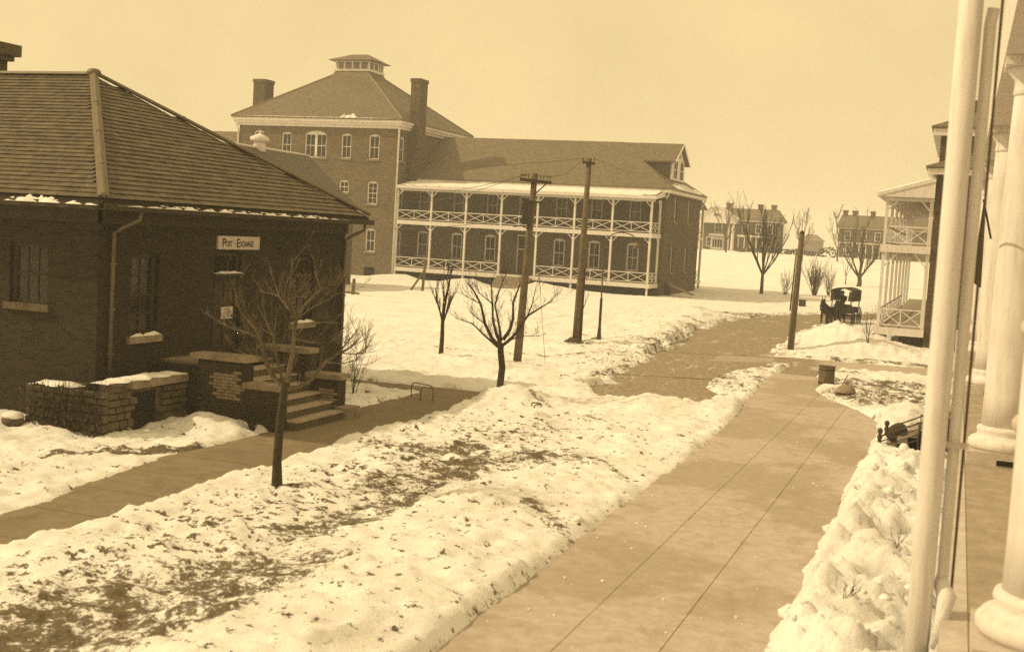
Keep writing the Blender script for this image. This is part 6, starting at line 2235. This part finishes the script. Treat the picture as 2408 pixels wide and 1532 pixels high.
# hedges on the brow, leaf masses with ragged tops
def hedge(label, p0, p1, y, h, seed):
    rnd = random.Random(seed)
    a, b = on_y(*p0, y), on_y(*p1, y)
    t = thing('hedge', label, 'hedge', (a[0], y, float(height(a[0], y))))
    mb = MB()
    n = int(abs(b[0] - a[0]) * 34)
    for i in range(n):
        x = rnd.uniform(a[0], b[0])
        yy_ = y + rnd.uniform(-0.8, 0.8)
        hh = h * (0.75 + 0.45 * float(fbm(np.array(x * 0.9), np.array(seed * 1.0), 3)))
        z = float(terrain(x, y)) + rnd.random() ** 0.7 * hh
        u_ = Vector((rnd.uniform(-1, 1), rnd.uniform(-1, 1), rnd.uniform(-1, 1))).normalized() * rnd.uniform(0.14, 0.32)
        v_ = u_.cross(Vector((rnd.uniform(-1, 1), 1, rnd.uniform(-1, 1)))).normalized() * rnd.uniform(0.10, 0.24)
        c = Vector((x, yy_, z))
        mb.poly([c - u_, c + v_, c + u_, c - v_])
    mb.build('foliage', 'hedge', t)
    mb = MB()
    for i in range(max(3, int(abs(b[0] - a[0]) / 1.0))):
        x = rnd.uniform(a[0], b[0])
        mb.tube([(x, y, float(terrain(x, y)) - 0.1), (x + rnd.uniform(-0.2, 0.2), y, float(terrain(x, y)) + h * 0.8)], 0.04, 5)
    mb.build('stems', 'twig_far', t)


hedge('long low dark hedge on the hill right of the pedimented house', (1800, 592), (1893, 600), 226, 1.1, 3)
hedge('taller clipped dark hedge on the hill left of the distant brick house', (1925, 600), (1968, 606), 222, 1.9, 5)
hedge('low dark foundation planting before the pedimented house', (1730, 590), (1800, 598), 224, 0.9, 7)
hedge('low scrubby shrubs at the porch of the distant brick house', (1890, 600), (1925, 602), 224, 0.9, 9)

# clods of shovelled snow on the banks
rnd = random.Random(77)
cl = MB()
for i in range(270):
    if i < 150:
        y = 11 + 17 * rnd.random() ** 1.2
        x = rnd.uniform(-1.9, -0.1)
        s = 0.03 + 0.10 * rnd.random() ** 3
    else:
        k_ = rnd.choice([(-8.3, 35.8, 2.2, 1.4), (-5.6, 61.6, 1.8, 3.0), (-13.0, 53, 2.0, 3.0), (-12.8, 38, 2.5, 3), (-5.6, 20, 0.3, 8)])
        x, y = rnd.gauss(k_[0], k_[2] * 0.6), rnd.gauss(k_[1], k_[3] * 0.6)
        s = 0.018 + 0.05 * rnd.random() ** 2.5
    if float(bare(np.array(x), np.array(y))) < 0.02:
        continue
    cl.blob((x, y, float(height(x, y)) - s * 0.15), s * rnd.uniform(0.8, 1.5), s * rnd.uniform(0.8, 1.5), s * rnd.uniform(0.6, 1.0), 7, 5, 0.32, rnd)
o = cl.build('snow_clods', 'snow', None, True)
o['kind'] = 'stuff'
# frozen crumbs swept onto the walk
cl = MB()
for i in range(120):
    y = 11 + 24 * rnd.random()
    x = -5.2 + 3.4 * (rnd.random() ** 1.5 if rnd.random() < 0.7 else rnd.random())
    s = 0.006 + 0.018 * rnd.random() ** 3
    cl.blob((x, y, 0.022 + s * 0.3), s * 1.3, s * 1.2, s * 0.7, 5, 4, 0.3, rnd)
o = cl.build('snow_crumbs', 'snow', None)
o['kind'] = 'stuff'

# ================================================================== winter haze
hz = MB().box(-720, 345, -44, 930, -1.3, 26.0).build('haze', 'snow')
hz['kind'] = 'stuff'
hm = bpy.data.materials.new('haze')
hm.use_nodes = True
hm.node_tree.nodes.clear()
ho = hm.node_tree.nodes.new('ShaderNodeOutputMaterial')
hv = hm.node_tree.nodes.new('ShaderNodeVolumePrincipled')
hv.inputs['Color'].default_value = (1, 1, 1, 1)
hv.inputs['Density'].default_value = 0.0009
hm.node_tree.links.new(hv.outputs['Volume'], ho.inputs['Volume'])
hz.data.materials.clear()
hz.data.materials.append(hm)
